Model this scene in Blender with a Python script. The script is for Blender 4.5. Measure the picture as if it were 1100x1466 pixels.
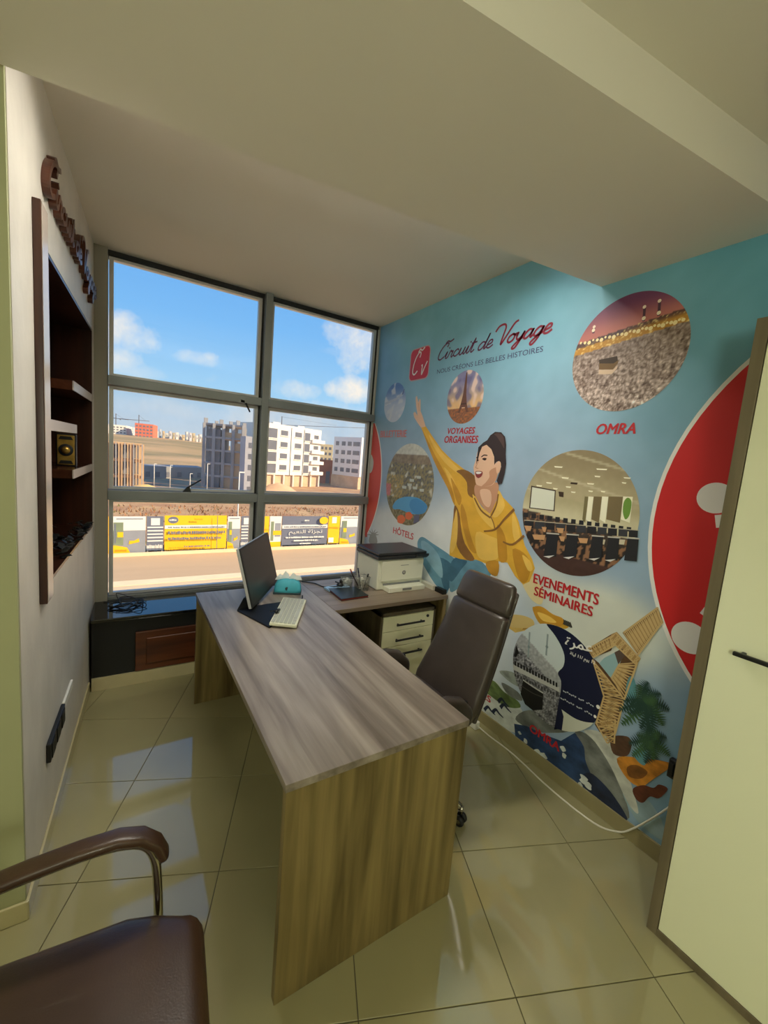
import bpy, bmesh, math, random
from mathutils import Vector, Matrix
random.seed(7)
scn = bpy.context.scene
col = scn.collection
for o in list(bpy.data.objects):
    bpy.data.objects.remove(o)
PI = math.pi
R = math.radians

# ------------------------------------------------------------------ camera (calibrated from the photograph)
IMG_W, IMG_H, FPX = 1100.0, 1466.0, 591.84
CAM_H = 1.66
CAM_YAW, CAM_PITCH, CAM_ROLL = R(32.448), R(6.956), R(-4.7285)
_f = Vector((math.sin(CAM_YAW) * math.cos(CAM_PITCH), math.cos(CAM_YAW) * math.cos(CAM_PITCH), -math.sin(CAM_PITCH)))
_r = Vector((math.cos(CAM_YAW), -math.sin(CAM_YAW), 0))
_d = _f.cross(_r)
AX = math.cos(CAM_ROLL) * _r + math.sin(CAM_ROLL) * _d      # image right
AY = -math.sin(CAM_ROLL) * _r + math.cos(CAM_ROLL) * _d     # image down
AZ = _f
CAM = Vector((0, 0, CAM_H))
cd = bpy.data.cameras.new('camera')
cam = bpy.data.objects.new('camera', cd)
col.objects.link(cam)
cd.sensor_fit = 'HORIZONTAL'
cd.sensor_width = 36.0
cd.lens = FPX / IMG_W * 36.0
cd.clip_start = 0.02
cd.clip_end = 3000
m = Matrix.Identity(4)
for i in range(3):
    m[i][0] = AX[i]; m[i][1] = -AY[i]; m[i][2] = -AZ[i]; m[i][3] = CAM[i]
cam.matrix_world = m
scn.camera = cam

def ray(px, py):
    return AX * ((px - 550) / FPX) + AY * ((py - 733) / FPX) + AZ
def at_y(px, py, y):
    d = ray(px, py); return CAM + d * (y / d.y)
def at_x(px, py, x):
    d = ray(px, py); return CAM + d * (x / d.x)
def at_z(px, py, z):
    d = ray(px, py); return CAM + d * ((z - CAM_H) / d.z)

# ------------------------------------------------------------------ colour management, world, sun
vs = scn.view_settings
vs.view_transform = 'Standard'; vs.look = 'None'; vs.gamma = 1.0; vs.exposure = 0.0
vs.use_curve_mapping = False
try:
    scn.cycles.use_denoising = True
    scn.cycles.max_bounces = 8; scn.cycles.diffuse_bounces = 5; scn.cycles.transparent_max_bounces = 12
    scn.cycles.sample_clamp_indirect = 6.0
    scn.cycles.caustics_reflective = False; scn.cycles.caustics_refractive = False
except Exception:
    pass

SKY_STRENGTH = 1.12
SUN_STRENGTH = 7.6
SUN_DIR = Vector((0.76, -0.52, 0.52)).normalized()     # towards the sun
FILL_GLOBE = 45.0
FILL_ALCOVE = 28.0

def S(r, g, b):
    def c(v):
        v /= 255.0
        return v / 12.92 if v <= 0.04045 else ((v + 0.055) / 1.055) ** 2.4
    return (c(r), c(g), c(b), 1.0)

def build_world():
    w = bpy.data.worlds.new('sky'); scn.world = w
    w.use_nodes = True
    nt = w.node_tree; N = nt.nodes; L = nt.links
    N.clear()
    out = N.new('ShaderNodeOutputWorld'); bg = N.new('ShaderNodeBackground')
    bg.inputs[1].default_value = SKY_STRENGTH
    tc = N.new('ShaderNodeTexCoord')
    sep = N.new('ShaderNodeSeparateXYZ'); L.new(tc.outputs['Generated'], sep.inputs[0])
    ramp = N.new('ShaderNodeValToRGB'); L.new(sep.outputs[2], ramp.inputs[0])
    e = ramp.color_ramp.elements
    e[0].position = 0.0; e[0].color = S(205, 216, 226)
    e[1].position = 1.0; e[1].color = S(52, 110, 200)
    for p, c in ((0.06, S(190, 212, 232)), (0.13, S(160, 206, 240)), (0.26, S(122, 184, 240)), (0.45, S(92, 160, 232))):
        x = e.new(p); x.color = c
    def math_(op, a, b=None, clamp=False):
        n = N.new('ShaderNodeMath'); n.operation = op; n.use_clamp = clamp
        for i, v in enumerate((a, b)):
            if v is None: continue
            if isinstance(v, (int, float)): n.inputs[i].default_value = v
            else: L.new(v, n.inputs[i])
        return n.outputs[0]
    nz = N.new('ShaderNodeTexNoise'); nz.inputs['Scale'].default_value = 14; nz.inputs['Detail'].default_value = 6; nz.inputs['Roughness'].default_value = 0.62
    L.new(tc.outputs['Generated'], nz.inputs['Vector'])
    # generic fair-weather cumulus over the whole dome
    nb = N.new('ShaderNodeTexNoise'); nb.inputs['Scale'].default_value = 3.2; nb.inputs['Detail'].default_value = 5
    mp = N.new('ShaderNodeMapping'); mp.inputs['Scale'].default_value = (1, 1, 2.6); mp.inputs['Location'].default_value = (3.1, 0.4, 1.7)
    L.new(tc.outputs['Generated'], mp.inputs[0]); L.new(mp.outputs[0], nb.inputs['Vector'])
    mask = math_('MULTIPLY', math_('SUBTRACT', nb.outputs[0], 0.64, True), 5.0, True)
    # individual clouds seen in the window
    for (px, py, rx, rz, k) in ((176, 474, .062, .036, 1.0), (160, 512, .05, .03, .9), (286, 515, .045, .017, .8), (300, 512, .02, .013, .9), (516, 488, .085, .062, 1.05),
                                (478, 503, .05, .012, .55), (506, 558, .062, .028, 1.15), (426, 558, .05, .022, .9), (185, 532, .07, .018, .7),
                                (250, 585, .13, .02, .55), (440, 605, .20, .05, .75), (330, 575, .06, .012, .6), (400, 556, .03, .02, .5)):
        d = ray(px, py).normalized()
        h = Vector((d.y, -d.x, 0)).normalized(); v = h.cross(d)
        def dot(axis):
            n = N.new('ShaderNodeVectorMath'); n.operation = 'DOT_PRODUCT'
            L.new(tc.outputs['Generated'], n.inputs[0]); n.inputs[1].default_value = axis
            return n.outputs['Value']
        a = math_('DIVIDE', dot(h), rx); b = math_('DIVIDE', math_('SUBTRACT', dot(v), v.dot(d)), rz)
        q = math_('ADD', math_('MULTIPLY', a, a), math_('MULTIPLY', b, b))
        front = math_('GREATER_THAN', dot(d), 0.5)
        q = math_('SUBTRACT', 1.0, q)
        q = math_('ADD', q, math_('MULTIPLY', math_('SUBTRACT', nz.outputs[0], 0.5), 4.2))
        q = math_('MULTIPLY', math_('MULTIPLY', q, 0.55 * k, True), front)
        mask = math_('MAXIMUM', mask, math_('MULTIPLY', q, min(k, 1.0)))
    mix = N.new('ShaderNodeMixRGB'); L.new(mask, mix.inputs[0]); L.new(ramp.outputs[0], mix.inputs[1])
    mix.inputs[2].default_value = S(246, 238, 228)
    L.new(mix.outputs[0], bg.inputs[0]); L.new(bg.outputs[0], out.inputs[0])
build_world()

sd = bpy.data.lights.new('sun', 'SUN'); sd.energy = SUN_STRENGTH; sd.angle = R(0.6); sd.color = (1.0, 0.80, 0.53)
sun = bpy.data.objects.new('sun', sd); col.objects.link(sun)
sun.rotation_euler = (-SUN_DIR).to_track_quat('-Z', 'Y').to_euler()
sun.location = (20, -10, 30)

# ------------------------------------------------------------------ helpers: materials
MATS = {}
def nodes_of(name):
    mt = bpy.data.materials.new(name); mt.use_nodes = True
    nt = mt.node_tree
    return mt, nt, nt.nodes['Principled BSDF']
def M(name, c, rough=0.5, metal=0.0, var=0.0, vscale=6.0, vstretch=(1, 1, 1), bump=0.0, bscale=60.0, coat=0.0, ior=1.5, emit=None, estr=1.0, c2=None, detail=5.0, alpha=None):
    if name in MATS: return MATS[name]
    mt, nt, b = nodes_of(name)
    N, L = nt.nodes, nt.links
    if len(c) == 3: c = (*c, 1)
    b.inputs['Base Color'].default_value = c
    b.inputs['Roughness'].default_value = rough; b.inputs['Metallic'].default_value = metal
    b.inputs['IOR'].default_value = ior
    if coat: b.inputs['Coat Weight'].default_value = coat; b.inputs['Coat Roughness'].default_value = 0.05
    if emit is not None:
        b.inputs['Emission Color'].default_value = emit; b.inputs['Emission Strength'].default_value = estr
    tc = mp = None
    if var or c2 is not None or bump:
        tc = N.new('ShaderNodeTexCoord'); mp = N.new('ShaderNodeMapping'); mp.inputs['Scale'].default_value = vstretch
        L.new(tc.outputs['Object'], mp.inputs[0])
    if var or c2 is not None:
        nz = N.new('ShaderNodeTexNoise'); nz.inputs['Scale'].default_value = vscale; nz.inputs['Detail'].default_value = detail
        L.new(mp.outputs[0], nz.inputs['Vector'])
        rp = N.new('ShaderNodeValToRGB'); L.new(nz.outputs[0], rp.inputs[0])
        lo = tuple(x * (1 - var) for x in c[:3]) + (1,)
        hi = c2 if c2 is not None else tuple(min(1, x * (1 + var)) for x in c[:3]) + (1,)
        rp.color_ramp.elements[0].position = 0.33; rp.color_ramp.elements[0].color = lo
        rp.color_ramp.elements[1].position = 0.67; rp.color_ramp.elements[1].color = hi
        L.new(rp.outputs[0], b.inputs['Base Color'])
    if bump:
        n2 = N.new('ShaderNodeTexNoise'); n2.inputs['Scale'].default_value = bscale; n2.inputs['Detail'].default_value = 4
        L.new(mp.outputs[0], n2.inputs['Vector'])
        bp = N.new('ShaderNodeBump'); bp.inputs['Strength'].default_value = bump; bp.inputs['Distance'].default_value = 0.01
        L.new(n2.outputs[0], bp.inputs['Height']); L.new(bp.outputs[0], b.inputs['Normal'])
    MATS[name] = mt
    return mt

def wood(name, dark, light, axis=1, scale=1.0, rough=0.45, ring=14.0):
    """streaky laminate wood; axis = direction of the grain in object space"""
    if name in MATS: return MATS[name]
    mt, nt, b = nodes_of(name); N, L = nt.nodes, nt.links
    tc = N.new('ShaderNodeTexCoord')
    def noise(st, sc, det, dist=0.0):
        mp = N.new('ShaderNodeMapping'); mp.inputs['Scale'].default_value = st; L.new(tc.outputs['Object'], mp.inputs[0])
        nz = N.new('ShaderNodeTexNoise'); nz.inputs['Scale'].default_value = sc; nz.inputs['Detail'].default_value = det
        nz.inputs['Distortion'].default_value = dist
        L.new(mp.outputs[0], nz.inputs['Vector']); return nz.outputs[0]
    st = [1.0, 1.0, 1.0]; st[axis] = 0.055
    st2 = [1.0, 1.0, 1.0]; st2[axis] = 0.10
    a = noise(st, 26 * scale, 8, 0.4); c = noise(st2, 5.5 * scale, 4, 1.2)
    mx = N.new('ShaderNodeMixRGB'); mx.blend_type = 'MIX'; mx.inputs[0].default_value = 0.5
    L.new(a, mx.inputs[1]); L.new(c, mx.inputs[2])
    rp = N.new('ShaderNodeValToRGB'); L.new(mx.outputs[0], rp.inputs[0])
    e = rp.color_ramp.elements
    e[0].position = 0.36; e[0].color = dark; e[1].position = 0.64; e[1].color = light
    L.new(rp.outputs[0], b.inputs['Base Color'])
    b.inputs['Roughness'].default_value = rough
    bp = N.new('ShaderNodeBump'); bp.inputs['Strength'].default_value = 0.15; bp.inputs['Distance'].default_value = 0.003
    L.new(a, bp.inputs['Height']); L.new(bp.outputs[0], b.inputs['Normal'])
    MATS[name] = mt
    return mt

# ------------------------------------------------------------------ helpers: geometry
class MB:
    """collects shapes with materials; build() links them as one mesh object"""
    def __init__(s):
        s.v = []; s.f = []; s.mi = []; s.mats = []; s.sm = []
    def mat(s, mt):
        if mt not in s.mats: s.mats.append(mt)
        return s.mats.index(mt)
    def add(s, vs, fs, mt, smooth=False):
        k = len(s.v); i = s.mat(mt)
        s.v += [tuple(v) for v in vs]
        for f in fs:
            s.f.append([a + k for a in f]); s.mi.append(i); s.sm.append(smooth)
        return s
    def box(s, x0, x1, y0, y1, z0, z1, mt, rot=0.0, org=None):
        c = [(x, y, z) for z in (z0, z1) for y in (y0, y1) for x in (x0, x1)]
        if rot:
            o = org or ((x0 + x1) / 2, (y0 + y1) / 2)
            cs, sn = math.cos(rot), math.sin(rot)
            c = [(o[0] + (x - o[0]) * cs - (y - o[1]) * sn, o[1] + (x - o[0]) * sn + (y - o[1]) * cs, z) for x, y, z in c]
        return s.add(c, [(0, 2, 3, 1), (4, 5, 7, 6), (0, 1, 5, 4), (2, 6, 7, 3), (0, 4, 6, 2), (1, 3, 7, 5)], mt)
    def hexa(s, c, mt):
        return s.add(c, [(0, 2, 3, 1), (4, 5, 7, 6), (0, 1, 5, 4), (2, 6, 7, 3), (0, 4, 6, 2), (1, 3, 7, 5)], mt)
    def prism(s, pts, vec, mt, smooth=False):
        """extrude a planar 3D polygon along vec"""
        n = len(pts); vec = Vector(vec)
        vs = [Vector(p) for p in pts] + [Vector(p) + vec for p in pts]
        fs = [tuple(range(n))[::-1], tuple(range(n, 2 * n))] + [(i, (i + 1) % n, n + (i + 1) % n, n + i) for i in range(n)]
        return s.add(vs, fs, mt, smooth)
    def tube(s, path, rad, mt, seg=8, closed=False, cap=True):
        path = [Vector(p) for p in path]; n = len(path)
        rr = rad if isinstance(rad, (list, tuple)) else [rad] * n
        up = Vector((0, 0, 1)); rings = []
        prev = None
        for i, p in enumerate(path):
            a = path[(i - 1) % n] if (i > 0 or closed) else p
            b = path[(i + 1) % n] if (i < n - 1 or closed) else p
            t = (b - a)
            t = t.normalized() if t.length > 1e-9 else Vector((0, 0, 1))
            if prev is None:
                x = t.cross(up) if abs(t.dot(up)) < 0.95 else t.cross(Vector((1, 0, 0)))
            else:
                x = prev - t * prev.dot(t)
            x.normalize(); prev = x
            y = t.cross(x)
            rings.append([p + (x * math.cos(2 * PI * k / seg) + y * math.sin(2 * PI * k / seg)) * rr[i] for k in range(seg)])
        vs = [v for r_ in rings for v in r_]; fs = []
        m_ = n if closed else n - 1
        for i in range(m_):
            j = (i + 1) % n
            for k in range(seg):
                fs.append((i * seg + k, i * seg + (k + 1) % seg, j * seg + (k + 1) % seg, j * seg + k))
        if cap and not closed:
            fs.append(tuple(range(seg))[::-1]); fs.append(tuple(range((n - 1) * seg, n * seg)))
        return s.add(vs, fs, mt, True)
    def lathe(s, prof, mt, org=(0, 0, 0), seg=20, axis=2, smooth=True):
        vs = []; fs = []; n = len(prof)
        for k in range(seg):
            a = 2 * PI * k / seg
            for r_, h in prof:
                p = [r_ * math.cos(a), r_ * math.sin(a), h]
                if axis == 0: p = [h, r_ * math.cos(a), r_ * math.sin(a)]
                if axis == 1: p = [r_ * math.cos(a), h, r_ * math.sin(a)]
                vs.append((p[0] + org[0], p[1] + org[1], p[2] + org[2]))
        for k in range(seg):
            j = (k + 1) % seg
            for i in range(n - 1):
                fs.append((k * n + i, j * n + i, j * n + i + 1, k * n + i + 1))
        fs.append(tuple(k * n for k in range(seg))[::-1]); fs.append(tuple(k * n + n - 1 for k in range(seg)))
        return s.add(vs, fs, mt, smooth)
    def grid(s, P, mt, closed_u=False, smooth=True):
        nu, nv = len(P), len(P[0])
        vs = [p for r_ in P for p in r_]; fs = []
        for i in range(nu if closed_u else nu - 1):
            for j in range(nv - 1):
                a = i * nv + j; b = ((i + 1) % nu) * nv + j
                fs.append((a, b, b + 1, a + 1))
        return s.add(vs, fs, mt, smooth)
    def build(s, name, parent=None, loc=None, bevel=0.0, bseg=2, sub=0, kind=None, fix=True):
        me = bpy.data.meshes.new(name)
        me.from_pydata([tuple(v) for v in s.v], [], s.f)
        for mt in s.mats: me.materials.append(mt)
        me.polygons.foreach_set('material_index', s.mi)
        me.polygons.foreach_set('use_smooth', s.sm)
        if fix:
            bm = bmesh.new(); bm.from_mesh(me); bmesh.ops.recalc_face_normals(bm, faces=bm.faces); bm.to_mesh(me); bm.free()
        me.update()
        o = bpy.data.objects.new(name, me); col.objects.link(o)
        if parent is not None: o.parent = parent
        if loc is not None: o.location = loc
        if bevel:
            md = o.modifiers.new('bevel', 'BEVEL'); md.width = bevel; md.segments = bseg; md.limit_method = 'ANGLE'; md.angle_limit = R(40)
        if sub:
            md = o.modifiers.new('sub', 'SUBSURF'); md.levels = sub; md.render_levels = sub
        if kind: o['kind'] = kind
        return o

def thing(name, label, cat, loc=(0, 0, 0), rz=0.0, group=None):
    o = bpy.data.objects.new(name, None); col.objects.link(o)
    o.empty_display_size = 0.05
    o.location = loc; o.rotation_euler = (0, 0, rz)
    o['label'] = label; o['category'] = cat
    if group: o['group'] = group
    return o
def tag(o, label, cat, group=None, kind=None):
    o['label'] = label; o['category'] = cat
    if group: o['group'] = group
    if kind: o['kind'] = kind
    return o
def struct(o, label=None, cat=None):
    o['kind'] = 'structure'
    if label: o['label'] = label
    if cat: o['category'] = cat
    return o
def empty_struct(name, loc=(0, 0, 0)):
    o = bpy.data.objects.new(name, None); col.objects.link(o); o.location = loc; o['kind'] = 'structure'; o.empty_display_size = 0.05
    return o
def catmull(pts, n=6, closed=False):
    pts = [Vector(p) for p in pts]; out = []; k = len(pts)
    rng = range(k if closed else k - 1)
    for i in rng:
        p0 = pts[(i - 1) % k] if (i > 0 or closed) else pts[0]
        p1 = pts[i]; p2 = pts[(i + 1) % k]
        p3 = pts[(i + 2) % k] if (i + 2 < k or closed) else pts[-1]
        for j in range(n):
            t = j / n
            out.append(0.5 * ((2 * p1) + (p2 - p0) * t + (2 * p0 - 5 * p1 + 4 * p2 - p3) * t * t + (3 * p1 - p0 - 3 * p2 + p3) * t ** 3))
    if not closed: out.append(pts[-1])
    return out
def text_mesh(body, bold=0.0, shear=0.0, spacing=1.0):
    """triangles of a line of lettering: (verts2d, faces, width, height) with the lower-left of its box at 0,0"""
    c = bpy.data.curves.new('lettering', 'FONT'); c.body = body; c.offset = bold; c.shear = shear; c.space_character = spacing
    c.resolution_u = 3
    o = bpy.data.objects.new('lettering_source', c); col.objects.link(o)
    dg = bpy.context.evaluated_depsgraph_get()
    me = bpy.data.meshes.new_from_object(o.evaluated_get(dg))
    vs = [(v.co.x, v.co.y) for v in me.vertices]; fs = [tuple(p.vertices) for p in me.polygons]
    bpy.data.objects.remove(o); bpy.data.curves.remove(c); bpy.data.meshes.remove(me)
    if not vs: return [], [], 1, 1
    x0 = min(v[0] for v in vs); y0 = min(v[1] for v in vs); x1 = max(v[0] for v in vs); y1 = max(v[1] for v in vs)
    return [(x - x0, y - y0) for x, y in vs], fs, x1 - x0, y1 - y0
# ------------------------------------------------------------------ the room shell
XR = 2.017                      # right wall face
LA = R(3.3)                     # left wall turns a little from the window's normal
LO = Vector((-0.278, 1.658, 0))
def lw(u, x, z):                # left wall coordinates: along the wall, out of the wall, up
    return Vector((LO.x + u * math.sin(LA) + x * math.cos(LA), LO.y + u * math.cos(LA) - x * math.sin(LA), z))
def lu(y): return (y - LO.y) / math.cos(LA)
ZA, ZB, ZC = 2.897, 2.613, 2.763

plaster = M('plaster_paint', S(214, 210, 198), 0.85, var=0.03, vscale=2.0, bump=0.05, bscale=180)
stucco = M('polished_stucco', S(214, 208, 197), 0.55, var=0.07, vscale=7.0, vstretch=(1, 1, 0.6), bump=0.12, bscale=40, detail=8)
green_paint = M('pale_green_paint', S(170, 171, 132), 0.8, var=0.02, vscale=3.0)
base_r = M('baseboard_olive', S(146, 136, 98), 0.3, var=0.05, vscale=8)
ceil_m = M('ceiling_paint', S(226, 220, 208), 0.9, var=0.015, vscale=1.5)
grout_m = M('grout', S(96, 90, 72), 0.9, var=0.1, vscale=30)
tile_m = M('glazed_tile', S(158, 151, 112), 0.05, var=0.035, vscale=3.5, ior=1.85)
base_m = M('baseboard_tile', S(194, 184, 144), 0.12, var=0.04, vscale=8)

floor = MB().box(-3.45, 2.1, -3.05, 3.6, -0.2, -0.004, grout_m).build('floor', kind='structure')
TA = R(22.677); TS_U, TS_T = 0.5065, 0.499
def clip(poly, axis, lim, keep_less):
    out = []
    for i in range(len(poly)):
        a, b = poly[i], poly[(i + 1) % len(poly)]
        ia = (a[axis] <= lim) if keep_less else (a[axis] >= lim); ib = (b[axis] <= lim) if keep_less else (b[axis] >= lim)
        if ia: out.append(a)
        if ia != ib:
            t = (lim - a[axis]) / (b[axis] - a[axis]); out.append(tuple(a[k] + t * (b[k] - a[k]) for k in (0, 1)))
    return out
def tile_mesh(poly, mt):
    c = (sum(p[0] for p in poly) / len(poly), sum(p[1] for p in poly) / len(poly)); n = len(poly)
    ins = []
    for p in poly:
        d = math.hypot(p[0] - c[0], p[1] - c[1]) or 1
        k = max(0.0, 1 - 0.0016 / d); ins.append((c[0] + (p[0] - c[0]) * k, c[1] + (p[1] - c[1]) * k))
    vs = [(p[0], p[1], -0.006) for p in poly] + [(p[0], p[1], -0.0008) for p in poly] + [(p[0], p[1], 0.0) for p in ins]
    fs = [tuple(range(2 * n, 3 * n))] + [(i, (i + 1) % n, n + (i + 1) % n, n + i) for i in range(n)] + [(n + i, n + (i + 1) % n, 2 * n + (i + 1) % n, 2 * n + i) for i in range(n)]
    return MB().add(vs, fs, mt)
full_tile = None
ct, st_ = math.cos(TA), math.sin(TA)
for i in range(-12, 12):
    for j in range(-12, 14):
        u0 = -0.2815 + i * TS_U; t0 = 1.019 + j * TS_T; g = 0.0016
        q = [(u0 + g, t0 + g), (u0 + TS_U - g, t0 + g), (u0 + TS_U - g, t0 + TS_T - g), (u0 + g, t0 + TS_T - g)]
        w = [(u * ct + t * st_, -u * st_ + t * ct) for u, t in q]
        cx = sum(p[0] for p in w) / 4; cy = sum(p[1] for p in w) / 4
        p = w
        for ax, lim, less in ((0, XR, True), (0, -3.4, False), (1, 3.3, True), (1, -3.0, False)):
            p = clip(p, ax, lim, less)
            if len(p) < 3: break
        if len(p) < 3: continue
        if all(a < -0.30 and b > 1.72 for a, b in p): continue
        area = abs(sum(p[k][0] * p[(k + 1) % len(p)][1] - p[(k + 1) % len(p)][0] * p[k][1] for k in range(len(p)))) / 2
        if area < 1e-4: continue
        if len(p) == 4 and area > TS_U * TS_T * 0.97:
            if full_tile is None:
                full_tile = tile_mesh([(a - cx, b - cy) for a, b in w], tile_m).build('tile', floor, (cx, cy, 0))
            else:
                o = full_tile.copy(); col.objects.link(o); o.parent = floor; o.location = (cx, cy, 0)
        else:
            tile_mesh(p, tile_m).build('tile', floor)

# left wall with the opening for the niche
U0, U1, ZN0, ZN1 = lu(1.995), lu(3.38), 1.06, 2.345
UE = lu(3.52)
b = MB()
def lbox(b, u0, u1, x0, x1, z0, z1, mt):
    return b.hexa([lw(u, x, z) for z in (z0, z1) for u in (u0, u1) for x in (x0, x1)], mt)
lbox(b, 0.0, U0, -0.35, 0, 0, 3.0, stucco); lbox(b, U1, UE, -0.35, 0, 0, 3.0, stucco)
lbox(b, U0, U1, -0.35, 0, 0, ZN0, stucco); lbox(b, U0, U1, -0.35, 0, ZN1, 3.0, stucco)
lbox(b, U0, U1, -0.35, -0.30, ZN0, ZN1, stucco)
b.build('wall_left', kind='structure')
MB().box(-3.4, -0.2795, 1.640, 1.658, 0, 3.0, green_paint).box(-3.4, -0.66, 1.658, 1.95, 0, 3.0, green_paint).build('wall_partition', kind='structure')
MB().box(-3.55, -3.4, -3.1, 1.95, 0, 3.0, plaster).build('wall_west', kind='structure')
MB().box(-3.55, 2.2, -3.15, -3.0, 0, 3.0, plaster).build('wall_back', kind='structure')
MB().box(XR, 2.2, -3.15, 3.65, -0.2, 3.0, plaster).build('wall_right', kind='structure')
MB().box(-0.75, 2.2, 3.5, 3.65, -0.2, 0.497, plaster).build('wall_front', kind='structure')
# ceilings and the dropped beam between them
MB().box(-0.75, 2.2, 1.2, 3.7, ZA, 3.1, ceil_m).build('ceiling', kind='structure')
yf = lambda x: 1.582 - 0.128 * x
yn = lambda x: 0.858 - 0.129 * x
MB().prism([(-3.55, yn(-3.55), ZB), (2.2, yn(2.2), ZB), (2.2, yf(2.2), ZB), (-3.55, yf(-3.55), ZB)], (0, 0, 0.49), ceil_m).build('ceiling_beam', kind='structure')
MB().prism([(-3.55, -3.15, ZC), (2.2, -3.15, ZC), (2.2, yn(2.2), ZC), (-3.55, yn(-3.55), ZC)], (0, 0, 0.33), ceil_m).build('ceiling_main', kind='structure')
# baseboards
b = MB(); lbox(b, -0.025, lu(3.12), 0, 0.010, 0, 0.072, base_m)
b.build('baseboard_left', bevel=0.003, kind='structure')
MB().box(-3.4, -0.272, 1.630, 1.640, 0, 0.072, base_m).build('baseboard_partition', bevel=0.003, kind='structure')
MB().box(XR - 0.010, XR, 0.58, 3.11, 0, 0.080, base_r).build('baseboard_right', bevel=0.003, kind='structure')

# ------------------------------------------------------------------ the window
alu = M('grey_aluminium', S(130, 134, 133), 0.42, 0.35, var=0.05, vscale=4)
alu_l = M('pale_aluminium', S(196, 196, 194), 0.38, 0.3)
gasket = M('black_rubber', S(26, 26, 26), 0.7)
post_m = M('painted_post', S(150, 146, 132), 0.7, var=0.05, vscale=5, vstretch=(1, 1, .2))
def glass_mat(name, tint, film):
    mt = bpy.data.materials.new(name); mt.use_nodes = True
    nt = mt.node_tree; N, L = nt.nodes, nt.links; N.clear()
    out = N.new('ShaderNodeOutputMaterial'); tr = N.new('ShaderNodeBsdfTransparent'); tr.inputs[0].default_value = tint
    gl = N.new('ShaderNodeBsdfGlossy'); gl.inputs['Roughness'].default_value = 0.0; gl.inputs[0].default_value = (1, 1, 1, 1)
    fr = N.new('ShaderNodeFresnel'); fr.inputs[0].default_value = 1.2
    mx = N.new('ShaderNodeMixShader'); L.new(fr.outputs[0], mx.inputs[0]); L.new(tr.outputs[0], mx.inputs[1]); L.new(gl.outputs[0], mx.inputs[2])
    df = N.new('ShaderNodeBsdfTranslucent'); df.inputs[0].default_value = (0.8, 0.8, 0.78, 1)
    tc = N.new('ShaderNodeTexCoord'); nz = N.new('ShaderNodeTexNoise'); nz.inputs['Scale'].default_value = 5; nz.inputs['Detail'].default_value = 8
    L.new(tc.outputs['Object'], nz.inputs['Vector'])
    ma = N.new('ShaderNodeMath'); ma.operation = 'MULTIPLY'; ma.inputs[1].default_value = film; L.new(nz.outputs[0], ma.inputs[0])
    m2 = N.new('ShaderNodeMixShader'); L.new(ma.outputs[0], m2.inputs[0]); L.new(mx.outputs[0], m2.inputs[1]); L.new(df.outputs[0], m2.inputs[2])
    L.new(m2.outputs[0], out.inputs[0])
    return mt
glass = glass_mat('window_glass', (0.97, 0.98, 0.98, 1), 0.02)
glass_d = glass_mat('dusty_window_glass', (0.95, 0.96, 0.96, 1), 0.13)
win = empty_struct('window_1', (0, 3.5, 0.498))
WY = 3.5
def wpart(b, name, **k):
    o = b.build(name, **k); o.parent = win; o.matrix_parent_inverse = Matrix.Translation(-win.location); return o
xl, xm0, xm1, xr = -0.098, 0.940, 0.995, 2.012
wpart(MB().box(-0.20, xl, 3.46, 3.62, 0.40, ZA, post_m), 'post', bevel=0.004)
wpart(MB().box(xm0, xm1, 3.445, 3.60, 0.49, ZA, alu), 'mullion', bevel=0.003)
wpart(MB().box(xl, xr, 3.50, 3.60, 2.868, ZA, gasket), 'head_frame')
wpart(MB().box(xl, xr, 3.49, 3.60, 0.490, 0.520, alu), 'bottom_rail', bevel=0.003)
wpart(MB().box(2.000, XR, 3.50, 3.60, 0.49, ZA, alu_l), 'jamb', bevel=0.002)
T1, T2 = (1.236, 1.304), (2.025, 2.086)
for xa, xb in ((xl, xm0), (xm1, xr - 0.004)):
    for z0, z1 in (T1, T2):
        wpart(MB().box(xa, xb, 3.452, 3.60, z0, z1, alu), 'transom', bevel=0.003)
    for k, (z0, z1) in enumerate(((0.520, T1[0]), (T1[1], T2[0]), (T2[1], 2.868))):
        e = 0.026
        xb2 = xb if xb < 1.5 else 2.000
        s = MB()
        s.box(xa + 0.006, xa + 0.006 + e, 3.515, 3.555, z0 + .004, z1 - .004, alu_l); s.box(xb2 - 0.012 - e, xb2 - 0.012, 3.515, 3.555, z0 + .004, z1 - .004, alu_l)
        s.box(xa + 0.006 + e, xb2 - 0.012 - e, 3.515, 3.555, z0 + .004, z0 + .004 + e * .7, alu_l); s.box(xa + 0.006 + e, xb2 - 0.012 - e, 3.515, 3.555, z1 - .004 - e * .7, z1 - .004, alu_l)
        so = wpart(s, 'sash')
        g = MB().box(xb2 - 0.0115, xb2 - 0.0005, 3.505, 3.55, z0, z1, gasket)
        wpart(g, 'seal')
        p = MB().box(xa + 0.03, xb2 - 0.036, 3.534, 3.538, z0 + .02, z1 - .02, glass_d if k == 1 else glass)
        wpart(p, 'pane')
# stay and latch of the middle left sash
blk = M('black_plastic', S(24, 24, 25), 0.42, var=0.1, vscale=20)
h = at_y(352, 577, 3.44); h2 = at_y(358, 590, 3.44)
wpart(MB().box(h.x - .035, h.x - .004, 3.452, 3.458, 2.03, 2.05, blk).tube([h, (h + h2) / 2, h2], [0.008, 0.007, 0.006], blk), 'stay_handle')
h = at_y(268, 700, 3.46)
wpart(MB().prism([(h.x - .03, 3.47, 1.304), (h.x + .03, 3.47, 1.304), (h.x + .018, 3.47, 1.35), (h.x + .002, 3.47, 1.345)], (0, .02, 0), blk).tube([(h.x, 3.475, 1.335), at_y(288, 687, 3.475)], 0.006, blk), 'latch')

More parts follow.
